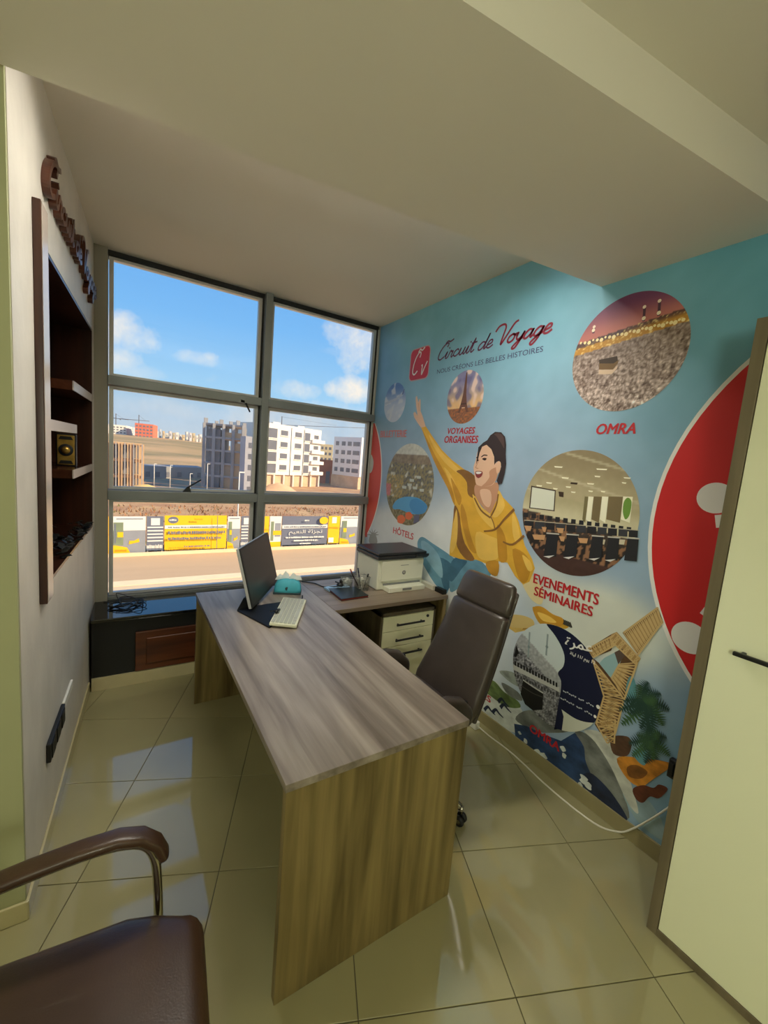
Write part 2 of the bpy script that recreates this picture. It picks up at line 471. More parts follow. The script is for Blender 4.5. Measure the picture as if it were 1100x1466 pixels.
# ------------------------------------------------------------------ bench under the window
granite = M('black_granite', S(20, 20, 22), 0.08, var=0.4, vscale=60, ior=1.7)
black_p = M('black_lacquer', S(7, 7, 7), 0.5, var=0.15, vscale=8)
bench = thing('window_bench', 'black low bench with dark stone top running under the window', 'bench', (0.9, 3.3, 0))
def part(b, name, parent, **k):
    o = b.build(name, **k); o.parent = parent
    o.matrix_parent_inverse = (Matrix.LocRotScale(parent.location, parent.rotation_euler, None)).inverted(); return o
part(MB().box(-0.178, 2.012, 3.10, 3.489, 0.474, 0.498, granite), 'top_slab', bench, bevel=0.004)
part(MB().box(-0.176, 2.012, 3.135, 3.49, 0.086, 0.474, black_p), 'body', bench)
part(MB().box(-0.176, 2.012, 3.120, 3.49, 0.0, 0.086, base_m), 'plinth', bench)
redwood = wood('red_brown_wood', S(62, 28, 12), S(104, 54, 26), axis=0, rough=0.35)
d = part(MB().box(0.07, 0.96, 3.118, 3.135, 0.092, 0.372, redwood), 'door', bench, bevel=0.004)
o = MB().box(0.135, 0.895, 3.108, 3.119, 0.140, 0.325, redwood).build('raised_panel', bevel=0.008, bseg=3); o.parent = d; o.matrix_parent_inverse = d.matrix_parent_inverse.copy() if False else Matrix.Identity(4)
o.location = (0, 0, 0)

# ------------------------------------------------------------------ added unseen fill lamps: globes behind the camera, a strip over the alcove
fill_lamp_frame = M('fill_lamp_frame', S(225, 225, 220), 0.4)
globe_m = M('added_globe_glow', (0.9, 0.9, 0.8), 0.5, emit=(1.0, 1.05, 0.82, 1), estr=FILL_GLOBE)
strip_m = M('added_strip_glow', (0.9, 0.9, 0.85), 0.5, emit=(1.0, 0.95, 0.84, 1), estr=FILL_ALCOVE)
for i, (x, y) in enumerate(((-0.55, -0.95), (-1.9, -1.6))):
    t = thing('added_globe_lamp', ['added globe fill lamp, unseen, hanging nearest the desk alcove', 'added globe fill lamp, unseen, hanging in the rear corner of the room'][i], 'lamp', (x, y, ZC), 0, 'added globe lamps of the main room')
    part(MB().lathe([(.05, ZC - .02), (.05, ZC)], fill_lamp_frame, (x, y, 0), 20), 'canopy', t)
    part(MB().tube([(x, y, 1.89), (x, y, ZC - .02)], .004, fill_lamp_frame, 6), 'cord', t)
    prof = [(.15 * math.sin(PI * k / 12) + .002, 1.75 - .15 * math.cos(PI * k / 12)) for k in range(13)]
    part(MB().lathe(prof, globe_m, (x, y, 0), 24), 'globe', t)
t = thing('added_strip_lamp', 'added flat fill lamp hidden behind the beam on the alcove ceiling', 'lamp', (0.8, 1.66, ZA))
sl = math.atan(-0.128)
b = MB(); o_ = (0.8, 1.66)
baffle = M('fill_lamp_baffle', S(18, 18, 18), 0.8)
b.box(.10, 1.46, 1.515, 1.805, ZA - .008, ZA - .001, fill_lamp_frame, sl, o_)
for x0, x1, y0, y1 in ((.10, 1.46, 1.515, 1.521), (.10, 1.46, 1.799, 1.805), (.10, .106, 1.521, 1.799), (1.454, 1.46, 1.521, 1.799)):
    b.box(x0, x1, y0, y1, ZA - .046, ZA - .008, baffle, sl, o_)
part(b, 'housing', t)
part(MB().box(.11, 1.45, 1.525, 1.795, ZA - .014, ZA - .010, strip_m, sl, o_), 'diffuser', t)
for k in range(1, 3):  # slats keep the added strip's reflection out of the panes
    y = 1.525 + .27 * k / 3
    part(MB().box(.108, 1.452, y - .002, y + .002, ZA - .046, ZA - .015, baffle, sl, o_), 'glare_slat', t)
# ------------------------------------------------------------------ shared shapes for upholstery
def cushion(b, secs, mt, seg=28, p=2.6, endround=0.35, ncap=4):
    """secs: list of (centre, width_dir*half_width, thick_dir*half_thickness); closed padded shape through the sections"""
    rows = []
    def ring(c, w, t, k=1.0, sh=Vector((0, 0, 0))):
        out = []
        for i in range(seg):
            a = 2 * PI * i / seg
            ca, sa = math.cos(a), math.sin(a)
            x = math.copysign(abs(ca) ** (2 / p), ca); y = math.copysign(abs(sa) ** (2 / p), sa)
            out.append(c + sh + w * (x * k) + t * (y * k))
        return out
    c0, w0, t0 = secs[0]; d0 = (secs[0][0] - secs[1][0]).normalized(); c1, w1, t1 = secs[-1]; d1 = (secs[-1][0] - secs[-2][0]).normalized()
    for i in range(ncap):                      # rounded start
        a = (PI / 2) * (1 - i / ncap)
        k = math.cos(a); tl = t0.length
        rows.append([c0 + d0 * (tl * endround * 2 * math.sin(a)) + (v - c0) for v in ring(c0, w0 * (1 - (1 - k) * min(1, tl / w0.length) * 1.2), t0 * max(k, 0.05))])
    for c, w, t in secs: rows.append(ring(c, w, t))
    for i in range(ncap):
        a = (PI / 2) * ((i + 1) / ncap)
        k = math.cos(a); tl = t1.length
        rows.append([c1 + d1 * (tl * endround * 2 * math.sin(a)) + (v - c1) for v in ring(c1, w1 * (1 - (1 - k) * min(1, tl / w1.length) * 1.2), t1 * max(k, 0.05))])
    n = len(rows)
    vs = [v for r_ in rows for v in r_]; fs = []
    for i in range(n - 1):
        for k in range(seg):
            fs.append((i * seg + k, i * seg + (k + 1) % seg, (i + 1) * seg + (k + 1) % seg, (i + 1) * seg + k))
    fs.append(tuple(range(seg))[::-1]); fs.append(tuple(range((n - 1) * seg, n * seg)))
    return b.add(vs, fs, mt, True)
V = Vector

# ------------------------------------------------------------------ desk
dk_top = wood('desk_laminate_top', S(102, 90, 79), S(162, 150, 138), axis=1, rough=0.34)
dk_side = wood('desk_laminate_panel', S(80, 66, 33), S(148, 128, 80), axis=2, rough=0.45)
edge_m = M('edge_highlight_pale', S(196, 180, 146), 0.5)  # bright line under the slab: an edge highlight put into the colour
desk = thing('office_desk', 'long taupe wood-grain desk with solid end panels in the middle of the room', 'desk', (0.737, 1.872, 0))
part(MB().box(0.387, 1.087, 1.002, 2.744, 0.7145, 0.74, dk_top), 'desktop', desk, bevel=0.0015)
part(MB().box(0.392, 1.082, 1.007, 2.739, 0.7115, 0.7145, edge_m), 'edge_highlight', desk)
part(MB().box(0.391, 1.083, 1.006, 1.034, 0.0, 0.7115, dk_side), 'end_panel', desk, bevel=0.0015)
part(MB().box(0.391, 1.083, 2.712, 2.740, 0.0, 0.7115, dk_side), 'end_panel', desk, bevel=0.0015)
part(MB().box(0.86, 0.878, 1.036, 2.710, 0.34, 0.7115, dk_side), 'modesty_panel', desk)
# side return of the desk
ret_top = wood('return_laminate_top', S(112, 96, 80), S(150, 134, 116), axis=0, rough=0.36)
rt = thing('desk_return', 'narrow wood-grain side desk joined to the long desk below the mural', 'desk', (1.54, 2.47, 0))
part(MB().box(1.0885, 1.988, 2.170, 2.772, 0.7145, 0.74, ret_top), 'desktop', rt, bevel=0.0015)
part(MB().box(1.958, 1.986, 2.180, 2.768, 0.0, 0.7145, dk_side), 'end_panel', rt, bevel=0.0015)
part(MB().box(1.12, 1.957, 2.745, 2.763, 0.25, 0.7145, dk_side), 'back_panel', rt)

# drawer pedestal
cream = M('cream_lacquer', S(226, 224, 186), 0.35, var=0.015, vscale=3)
ped_w = wood('pedestal_laminate', S(74, 64, 46), S(104, 92, 68), axis=2)
pd = thing('drawer_pedestal', 'small drawer unit with cream fronts and black bar handles under the side desk', 'drawers', (1.68, 2.42, 0))
px0, px1, py0 = 1.448, 1.914, 2.205
part(MB().box(px0, px0 + .018, py0, 2.66, 0.04, 0.655, ped_w).box(px1 - .018, px1, py0, 2.66, 0.04, 0.655, ped_w).box(px0, px1, py0, 2.66, 0.632, 0.655, ped_w)
     .box(px0, px1, py0, 2.66, 0.04, 0.058, ped_w).box(px0, px1, 2.645, 2.66, 0.04, 0.655, ped_w), 'body', pd, bevel=0.001)
for k, (z0, z1) in enumerate(((0.524, 0.628), (0.412, 0.520), (0.062, 0.408))):
    dr = part(MB().box(px0 + .02, px1 - .02, py0 - .004, py0 + .36, z0, z1, cream), 'drawer', pd, bevel=0.002)
    zc = (z0 + z1) / 2 - .006 if k < 2 else z1 - .05
    h = MB().box(1.565, 1.80, py0 - .030, py0 - .020, zc - .006, zc + .006, blk).box(1.578, 1.588, py0 - .022, py0 - .003, zc - .005, zc + .005, blk).box(1.777, 1.787, py0 - .022, py0 - .003, zc - .005, zc + .005, blk).build('handle', bevel=0.002)
    h.parent = dr
    if k == 0:
        l = MB().lathe([(0.010, 0), (0.010, -0.008), (0.006, -0.010)], blk, (1.838, py0 - .004, 0.598), 14, axis=1).build('lock'); l.parent = dr
wheel_m = M('castor_black', S(22, 22, 22), 0.4)
for x in (px0 + .04, px1 - .04):
    for y in (py0 + .05, 2.61):
        part(MB().lathe([(0.018, -.010), (0.02, -.006), (0.02, .006), (0.018, .010)], wheel_m, (x, y, 0.02), 14, axis=0), 'castor', pd)

# ------------------------------------------------------------------ office chair
lea = M('brown_leather', S(68, 60, 55), 0.30, var=0.10, vscale=9, bump=0.10, bscale=220, coat=0.12)
chrome = M('chrome', S(190, 186, 176), 0.16, 1.0)
dkmetal = M('dark_metal', S(40, 40, 41), 0.35, 0.7)
ch = thing('office_chair', 'dark brown leather swivel office chair with high back behind the desk', 'chair', (1.24, 1.51, 0))
def lerp(a, b, t): return a + (b - a) * t
def back_sec(t, th, hwk=1.0):
    """t 0 bottom .. 1 top of the backrest"""
    z = lerp(0.44, 1.118, t)
    x = lerp(1.372, 1.585, t) + 0.020 * math.sin(PI * t) + (0.01 * max(0, t - .78) / .22)
    far = V((x, lerp(1.770, 1.640, t), z)); near = V((x, lerp(1.292, 1.287, t), z))
    c = (far + near) / 2; w = (far - near) / 2 * hwk
    tang = V((0.30, -0.03, 1)).normalized(); n = w.cross(tang).normalized()
    if n.x > 0: n = -n
    return (c - n * th, w, n * th)
b = MB(); secs = []
for i in range(11):
    t = lerp(0.03, 0.742, i / 10)
    k = 1.0 if t > 0.1 else lerp(0.90, 1.0, t / 0.1)
    secs.append(back_sec(t, lerp(0.050, 0.040, i / 10), k))
cushion(b, secs, lea, p=3.4)
bk = part(b, 'backrest', ch)
b = MB(); secs = []
for i in range(5):
    t = lerp(0.800, 0.970, i / 4); k = 1.0 if t < .93 else 0.955
    secs.append(back_sec(t, lerp(0.042, 0.034, i / 4), k))
cushion(b, secs, lea, p=3.0)
part(b, 'headrest', ch)
# rear shell
b = MB(); secs = []
for i in range(9):
    t = lerp(0.02, 0.94, i / 8); c, w, n = back_sec(t, 0.010, 0.93)
    secs.append((c - n.normalized() * 0.085 * (1 - .25 * t), w, n * 1.6))
cushion(b, secs, lea, p=3.0)
part(b, 'back_shell', ch)
b = MB(); cushion(b, [(V((0.965, 1.51, .472)), V((0, .205, 0)), V((0, 0, .038))), (V((1.0, 1.51, .478)), V((0, .235, 0)), V((0, 0, .046))), (V((1.18, 1.51, .474)), V((0, .25, 0)), V((0, 0, .05))), (V((1.36, 1.51, .470)), V((0, .235, 0)), V((0, 0, .046)))], lea, p=3.6)
part(b, 'seat', ch)
for sy, yy in ((1, 1.765), (-1, 1.262)):
    b = MB()
    cushion(b, [(V((1.085, yy, .560)), V((0, .024, 0)), V((0, 0, .055))), (V((1.12, yy, .572)), V((0, .032, 0)), V((0, 0, .075))), (V((1.22, yy, .574)), V((0, .034, 0)), V((0, 0, .078))), (V((1.30, yy, .560)), V((0, .032, 0)), V((0, 0.0, .070))), (V((1.345, yy, .535)), V((0, .026, 0)), V((0, 0.0, .050)))], lea, p=3.0)
    ar = part(b, 'armrest', ch)
    for pth in ([(1.10, yy, .618), (1.075, yy, .54), (1.10, yy - sy * .02, .47), (1.15, yy - sy * .06, .45)], [(1.325, yy, .60), (1.35, yy, .53), (1.34, yy - sy * .02, .46)]):
        q = MB().tube(catmull(pth, 5), 0.014, dkmetal).build('arm_bracket'); q.parent = ar
part(MB().lathe([(0.03, 0.10), (0.03, 0.24), (0.018, 0.245), (0.018, 0.40), (0.07, 0.41), (0.07, 0.43)], dkmetal, (1.24, 1.51, 0), 20), 'gas_column', ch)
for k in range(5):
    a = R(-69 + 72 * k); dx, dy = math.cos(a), math.sin(a)
    leg = MB().tube([(1.24 + dx * .02, 1.51 + dy * .02, .13), (1.24 + dx * .15, 1.51 + dy * .15, .115), (1.24 + dx * .295, 1.51 + dy * .295, .083)], [0.030, 0.022, 0.016], chrome, 10)
    lg = part(leg, 'base_leg', ch)
    ox, oy = 1.24 + dx * .30, 1.51 + dy * .30
    cs = MB().tube([(ox, oy, .088), (ox, oy, .055)], 0.009, chrome, 8)
    for s2 in (-1, 1):
        wx, wy = ox + (-dy) * .016 * s2, oy + dx * .016 * s2
        ring = []
        prof = [(0.010, -.009), (0.022, -.009), (0.025, -.004), (0.025, .004), (0.022, .009), (0.010, .009)]
        vs = []; n = len(prof); seg = 18
        for q in range(seg):
            th = 2 * PI * q / seg
            for r_, h_ in prof:
                r_ = r_ * 1.0
                vs.append((wx + dx * r_ * math.cos(th) - dy * h_, wy + dy * r_ * math.cos(th) + dx * h_, 0.025 + r_ * math.sin(th)))
        fs = [(q * n + i, ((q + 1) % seg) * n + i, ((q + 1) % seg) * n + i + 1, q * n + i + 1) for q in range(seg) for i in range(n - 1)]
        cs.add(vs, fs, wheel_m, True)
        hb = [(wx + dx * .011 * math.cos(2 * PI * q / 12) - dy * .010 * s2, wy + dy * .011 * math.cos(2 * PI * q / 12) + dx * .010 * s2, .025 + .011 * math.sin(2 * PI * q / 12)) for q in range(12)]
        cs.prism(hb, (dy * .02 * s2, -dx * .02 * s2, 0), chrome)
    cq = cs.build('castor'); cq.parent = lg

# ------------------------------------------------------------------ visitor chair, lower left
lea2 = M('chestnut_leather', S(66, 45, 31), 0.34, var=0.12, vscale=7, bump=0.08, bscale=260, coat=0.1)
GR = R(-5.0)
gc = thing('visitor_chair', 'brown leather visitor chair with chrome arm bars in the near left corner', 'chair', (-0.13, 0.83, 0))
def gp(x, y, z):           # local chair coordinates -> world (front = +x)
    cs, sn = math.cos(GR), math.sin(GR); return V((-0.13 + x * cs - y * sn, 0.83 + x * sn + y * cs, z))
gx = gp(1, 0, 0) - gp(0, 0, 0); gy = gp(0, 1, 0) - gp(0, 0, 0)
b = MB()
secs = []
for i in range(9):
    x = lerp(-0.25, 0.245, i / 8); hw = 0.262 if i < 7 else (0.250 if i == 7 else 0.222)
    secs.append((gp(x, 0, 0.428 - (0.006 if i > 6 else 0)), gy * hw, V((0, 0, 0.042))))
cushion(b, secs, lea2, p=4.5, seg=40, endround=0.6)
part(b, 'seat', gc)
b = MB(); secs = []
for i in range(7):
    t = i / 6; secs.append((gp(-0.285 - 0.10 * t, 0, 0.50 + 0.42 * t), gy * (0.255 if i < 6 else 0.235), gx * 0.035))
cushion(b, secs, lea2, p=4.0, seg=32)
part(b, 'backrest', gc)
for sy in (1, -1):
    yy = 0.272 * sy
    path = [gp(-0.30, yy, 0.60), gp(-0.22, yy, 0.618), gp(-0.10, yy, 0.640), gp(0.02, yy, 0.655), gp(0.10, yy, 0.655), gp(0.155, yy, 0.635), gp(0.180, yy, 0.585), gp(0.187, yy, 0.50), gp(0.19, yy, 0.42), gp(0.195, yy, 0.20), gp(0.20, yy, 0.012)]
    fr = part(MB().tube(catmull(path, 5), 0.0115, chrome, 10), 'arm_frame', gc)
    b = MB(); top = [(-0.30, .622), (-0.20, .640), (-0.08, .662), (0.02, .674), (0.10, .677), (0.15, .664), (0.185, .632), (0.200, .595)]
    secs = []
    for i, (x, z) in enumerate(top):
        p0 = top[max(0, i - 1)]; p1 = top[min(len(top) - 1, i + 1)]
        tx, tz = p1[0] - p0[0], p1[1] - p0[1]; l_ = math.hypot(tx, tz)
        nrm = gx * (-tz / l_) + V((0, 0, tx / l_))
        secs.append((gp(x, yy, z), gy * 0.026, nrm * 0.013))
    cushion(b, secs, lea2, p=3.0, seg=20)
    ap = part(b, 'arm_pad', gc)
    part(MB().tube(catmull([gp(-0.30, yy, 0.60), gp(-0.33, yy, 0.55), gp(-0.34, yy, 0.42), gp(-0.38, yy, 0.012)], 5), 0.0115, chrome, 10), 'rear_leg', gc)
for x in (0.19, -0.335):
    part(MB().tube([gp(x, -.272, .385), gp(x, .272, .385)], 0.009, chrome, 8), 'cross_bar', gc)

# ------------------------------------------------------------------ tall cabinet on the right
cab_w = wood('cabinet_laminate', S(96, 86, 64), S(124, 112, 88), axis=2, rough=0.5)
cabd = M('cabinet_cream', S(244, 246, 214), 0.42, var=0.012, vscale=2)
cb = thing('tall_cabinet', 'tall cabinet with cream doors and grey-brown wooden frame against the right wall', 'cabinet', (1.85, -0.2, 0))
cx0, cx1, cy0, cy1, cz = 1.68, 2.004, -0.60, 0.559, 2.2
part(MB().box(cx0, cx1, cy1 - .034, cy1, 0, cz, cab_w), 'side_panel', cb, bevel=.0015)
part(MB().box(cx0, cx1, cy0, cy0 + .034, 0, cz, cab_w), 'side_panel', cb, bevel=.0015)
part(MB().box(cx0, cx1, cy0 + .034, cy1 - .034, cz - .034, cz, cab_w), 'top_panel', cb, bevel=.0015)
part(MB().box(cx0, cx1, cy0 + .034, cy1 - .034, 0, .028, cab_w), 'plinth', cb, bevel=.0015)
part(MB().box(cx1 - .012, cx1, cy0 + .034, cy1 - .034, .028, cz - .034, cab_w), 'back_panel', cb)
ym = (cy0 + cy1) / 2
for y0, y1, hy in ((ym + .002, cy1 - .0365, 1), (cy0 + .0365, ym - .002, -1)):
    dr = part(MB().box(cx0 + .003, cx0 + .021, y0, y1, .0305, cz - .0365, cabd), 'door', cb, bevel=.001)
    ya, yb = (0.255, 0.455) if hy > 0 else (-0.50, -0.30)
    h = MB().box(cx0 - .032, cx0 - .020, ya, yb, 1.138, 1.152, blk).box(cx0 - .022, cx0 + .004, ya + .015, ya + .027, 1.139, 1.151, blk).box(cx0 - .022, cx0 + .004, yb - .027, yb - .015, 1.139, 1.151, blk).build('handle', bevel=.003)
    h.parent = dr

# ------------------------------------------------------------------ niche shelving in the left wall
nd = wood('dark_walnut', S(40, 20, 13), S(70, 38, 25), axis=2, rough=0.28)
ndh = wood('dark_walnut_shelf', S(52, 28, 17), S(84, 48, 31), axis=1, rough=0.22)
nf = M('lit_front_colour', S(196, 182, 172), 0.22)  # light catching the dark wood fronts, put into a pale colour
ns = thing('niche_shelf_unit', 'dark wood niche with three offset shelves set in the left wall', 'shelf', tuple(lw((U0 + U1) / 2, 0, ZN0)))
def npart(u0, u1, x0, x1, z0, z1, mt, name, parent=None, **k):
    b = MB(); lbox(b, u0, u1, x0, x1, z0, z1, mt)
    return part(b, name, ns, **k)
npart(U0, U1, -.298, -.288, ZN0, ZN1, nd, 'back_panel')
npart(U0, U1, -.288, -.001, ZN1 - .014, ZN1 - .001, nd, 'top_lining')
npart(U0, U1, -.288, -.001, ZN0 + .001, ZN0 + .014, nd, 'bottom_lining')
npart(U0 + .001, U0 + .015, -.288, -.001, ZN0 + .014, ZN1 - .014, nd, 'side_lining')
npart(U1 - .015, U1 - .001, -.288, -.001, ZN0 + .014, ZN1 - .014, nd, 'side_lining')
npart(lu(1.905), lu(2.002), .0005, .024, 1.03, 2.43, nd, 'trim_board', bevel=.002)
npart(lu(1.912), lu(2.0), .024, .0255, 1.034, 2.426, nf, 'lit_trim_face')
for y0, y1, z0, z1 in ((2.685, 3.365, 1.889, 1.936), (2.012, 2.775, 1.673, 1.718), (2.66, 3.365, 1.440, 1.485)):
    sh = npart(lu(y0), lu(y1), -.287, -.006, z0, z1, ndh, 'shelf')
    b = MB(); lbox(b, lu(y0), lu(y1), -.006, -.0005, z0, z1, nf); e = b.build('lit_shelf_front'); e.parent = sh
# gold ornament on the lowest shelf
gold = M('brushed_gold', S(206, 168, 84), 0.32, 0.75, var=0.15, vscale=30)
om = thing('gold_ornament', 'small black box ornament with gold face and round medallion in the niche', 'ornament', (-0.27, 2.97, 1.485))
part(MB().box(-.325, -.233, 2.955, 3.02, 1.4852, 1.668, black_p), 'case', om, bevel=.003)
part(MB().box(-.318, -.240, 2.948, 2.955, 1.494, 1.660, gold), 'face', om, bevel=.002)
part(MB().lathe([(.034, 0), (.034, -.004), (.030, -.006)], blk, (-.279, 2.948, 1.577), 24, axis=1), 'ring', om)
part(MB().lathe([(.021, 0), (.021, -.004), (.012, -.010), (.004, -.012)], gold, (-.279, 2.943, 1.577), 20, axis=1), 'medallion', om)
for z in (1.51, 1.645):
    part(MB().prism([(-.312, 2.9478, z - .01), (-.246, 2.9478, z - .01), (-.255, 2.9478, z + .008), (-.303, 2.9478, z + .008)], (0, -.002, 0), blk), 'inlay', om)
# dark dried leaves lying in the bottom of the niche
leafm = M('black_dried_leaf', S(28, 29, 24), 0.5, var=0.3, vscale=40)
pl = thing('dark_foliage', 'bundle of black artificial leaves lying in the bottom of the niche', 'artificial plant', tuple(lw(lu(2.9), -.06, ZN0 + .015)))
rs = random.Random(5)
for i in range(70):
    u = lu(rs.uniform(2.42, 3.28)); x = rs.uniform(-.16, -.03); z = ZN0 + .018 + rs.uniform(0.0, .045)
    if i > 34: x = rs.uniform(-.03, -.01)
    a = rs.uniform(0, 2 * PI); l_ = rs.uniform(.035, .06); w_ = l_ * .3; tl = rs.uniform(0.0, .5)
    d1 = V((math.cos(a), math.sin(a), tl)) * l_; d2 = V((-math.sin(a), math.cos(a), .2)) * w_
    c = lw(u, x, z)
    pts = [c, c + d1 * .35 + d2, c + d1 * .7 + d2 * .7 + V((0, 0, .006)), c + d1, c + d1 * .7 - d2 * .7 + V((0, 0, .006)), c + d1 * .35 - d2]
    part(MB().prism(pts, (0, 0, .0015), leafm), 'leaf', pl)

# ------------------------------------------------------------------ black socket strip and white trunking on the left wall
ss = thing('socket_strip', 'black socket strip mounted low on the left wall', 'socket', tuple(lw(lu(2.11), 0.01, .345)))
b = MB(); lbox(b, lu(1.96), lu(2.265), .0005, .016, .345, .425, blk); part(b, 'plate', ss, bevel=.003)
for k in range(3):
    u = lu(2.01 + .10 * k); b = MB(); lbox(b, u - .032, u + .032, .016, .019, .353, .417, black_p); part(b, 'socket', ss, bevel=.004)
white_pl = M('white_plastic', S(228, 226, 216), 0.35)
b = MB(); lbox(b, lu(2.28), lu(2.50), .0005, .012, .382, .420, white_pl)
tag(b.build('cable_cover', bevel=.003), 'short white cable cover beside the black socket strip', 'cable cover')
# ------------------------------------------------------------------ cursive stroke lettering
GLY = {
 'C': (1.35, [[(1.25, 1.75), (1.35, 2.2), (1.0, 2.35), (.5, 1.9), (.2, 1.1), (.25, .3), (.7, 0), (1.25, .35)], [(.75, 2.35), (1.05, 2.65), (1.5, 2.5), (1.95, 2.75)]]),
 'i': (.6, [[(0, .3), (.25, 1), (.2, .2), (.4, 0), (.65, .3)], [(.36, 1.42), (.42, 1.58)]]),
 'r': (.8, [[(0, .3), (.2, 1.05), (.35, .85), (.6, .9), (.5, .3), (.65, 0), (.85, .3)]]),
 'c': (.85, [[(.75, .75), (.5, 1), (.12, .7), (.1, .25), (.45, 0), (.9, .3)]]),
 'u': (1.05, [[(0, .3), (.2, 1), (.15, .3), (.35, 0), (.65, .3), (.8, 1), (.75, .25), (.9, 0), (1.1, .3)]]),
 't': (.65, [[(0, .3), (.38, 1.9), (.25, .3), (.42, 0), (.7, .3)], [(.02, 1.25), (.75, 1.32)]]),
 'd': (1.15, [[(.8, .9), (.45, 1), (.1, .6), (.15, .1), (.45, 0), (.8, .5), (1.05, 2.0), (.9, .3), (1.0, 0), (1.2, .3)]]),
 'e': (.8, [[(.1, .4), (.6, .6), (.6, .95), (.3, 1), (.1, .6), (.15, .1), (.5, 0), (.88, .3)]]),
 'o': (.95, [[(.5, 1), (.15, .75), (.1, .25), (.4, 0), (.75, .25), (.75, .8), (.5, 1), (.7, .85), (1.0, .95)]]),
 'y': (.95, [[(0, .6), (.15, 1), (.15, .4), (.4, .1), (.7, .4), (.85, 1), (.7, 0), (.4, -.9), (.05, -.8), (.4, -.2), (1.0, .3)]]),
 'a': (1.05, [[(.75, .9), (.4, 1), (.1, .6), (.12, .1), (.4, 0), (.7, .4), (.85, 1), (.78, .25), (.9, 0), (1.1, .3)]]),
 'g': (1.0, [[(.75, .9), (.4, 1), (.1, .6), (.12, .15), (.4, 0), (.7, .4), (.85, 1), (.7, -.2), (.35, -.95), (.05, -.75), (.4, -.2), (1.0, .3)]]),
 'V': (1.25, [[(-.75, 1.9), (-.5, 2.5), (.1, 2.6), (.45, 2.1), (.5, 1.0), (.6, 0), (.95, 1.0), (1.35, 2.3), (1.75, 2.6)]]),
 'v': (.9, [[(.15, .9), (.3, 1), (.4, .3), (.5, 0), (.8, .6), (1.2, 1.3)]]),
 ' ': (.55, [])}
def script_strokes(txt, slant=0.32):
    x = 0; out = []
    for chx in txt:
        adv, st = GLY[chx]
        out.append((chx, [[(x + a + slant * b_, b_) for a, b_ in s] for s in st])); x += adv
    return out, x
def ribbon2d(pts, w):
    """quad strip polygons around a 2D polyline"""
    P = [Vector((a, b_)) for a, b_ in pts]; L_ = []; R_ = []
    for i, p in enumerate(P):
        t = P[min(i + 1, len(P) - 1)] - P[max(i - 1, 0)]
        t = t.normalized() if t.length > 1e-9 else Vector((1, 0)); n = Vector((-t.y, t.x))
        ww = w[i] if isinstance(w, (list, tuple)) else w
        L_.append(p + n * ww); R_.append(p - n * ww)
    return L_, R_

# wooden letters on the left wall
letw = wood('carved_letter_wood', S(66, 34, 22), S(104, 60, 42), axis=2, rough=0.35)
st, adv = script_strokes('Circuit de Voyage', 0.25)
sgn = thing('wall_lettering', 'carved dark wooden cursive lettering fixed above the niche on the left wall', 'lettering', tuple(lw(lu(2.6), 0.0, 2.5)))
sx = (3.375 - 2.02) / (adv + .3); sz = 0.062
for chx, strokes in st:
    b = MB()
    for s in strokes:
        cm = catmull([(a, q, 0) for a, q in s], 5)
        pts = [(2.02 + p.x * sx, 2.525 + p.y * sz) for p in cm]
        Lp, Rp = ribbon2d(pts, 0.0095)
        n = len(pts)
        vs = [lw(lu(p.x), .0005, p.y) for p in Lp] + [lw(lu(p.x), .0005, p.y) for p in Rp] + [lw(lu(p.x), .026, p.y) for p in Lp] + [lw(lu(p.x), .026, p.y) for p in Rp]
        fs = []
        for i in range(n - 1):
            fs += [(i, i + 1, n + i + 1, n + i), (2 * n + i, 2 * n + i + 1, 3 * n + i + 1, 3 * n + i), (i, i + 1, 2 * n + i + 1, 2 * n + i), (n + i, n + i + 1, 3 * n + i + 1, 3 * n + i)]
        fs += [(0, n, 3 * n, 2 * n), (n - 1, 2 * n - 1, 4 * n - 1, 3 * n - 1)]
        b.add(vs, fs, letw)
    if strokes: part(b, 'letter', sgn)

# ------------------------------------------------------------------ monitor on its stand
screen_m = M('dark_matte_screen', S(44, 43, 40), 0.38, ior=1.5)
silver = M('silver_plastic', S(196, 197, 198), 0.35, 0.4)
MA = V((0.620, 2.286, 0.768)); my = 1.012; mt_ = 0.249
mw = V((math.cos(my), math.sin(my), 0)); mn = V((math.sin(my), -math.cos(my), 0))
mu = V((0, 0, 1)) * math.cos(mt_) - mn * math.sin(mt_); mf = mw.cross(mu).normalized()
if mf.dot(mn) < 0: mf = -mf
mon = thing('monitor', 'black flat monitor with silver edge standing near the window on the desk', 'monitor', tuple(MA + mw * .28))
def mp_(a, h, d): return MA + mw * a + mu * h + mf * d
def mbox(b, a0, a1, h0, h1, d0, d1, mt): return b.hexa([mp_(a, h, d) for h in (h0, h1) for a in (a0, a1) for d in (d0, d1)], mt)
MWD, MHT = 0.56, 0.352
b = MB(); mbox(b, 0, MWD, 0, MHT, -.020, -.003, silver); part(b, 'back_cover', mon, bevel=.003)
b = MB(); mbox(b, .001, MWD - .001, .001, MHT - .001, -.003, .003, blk); bz = part(b, 'bezel', mon)
b = MB(); mbox(b, .012, MWD - .012, .018, MHT - .012, .003, .0036, screen_m); part(b, 'screen', mon)
b = MB(); mbox(b, .20, .36, .03, .20, -.050, -.020, blk); part(b, 'stand_hinge', mon, bevel=.006)
zt = 0.7402
P = lambda px, py, z=0.746: at_z(px, py, z)
base = [P(339.5, 874), P(353, 853), P(363, 868), P(433, 857.5), P(435, 860.5), P(386, 898.5)]
base = [V((p.x, p.y, zt)) for p in base]
part(MB().prism(base, (0, 0, .009), black_p), 'stand_base', mon, bevel=.002)
q0, q1 = base[0], base[2]
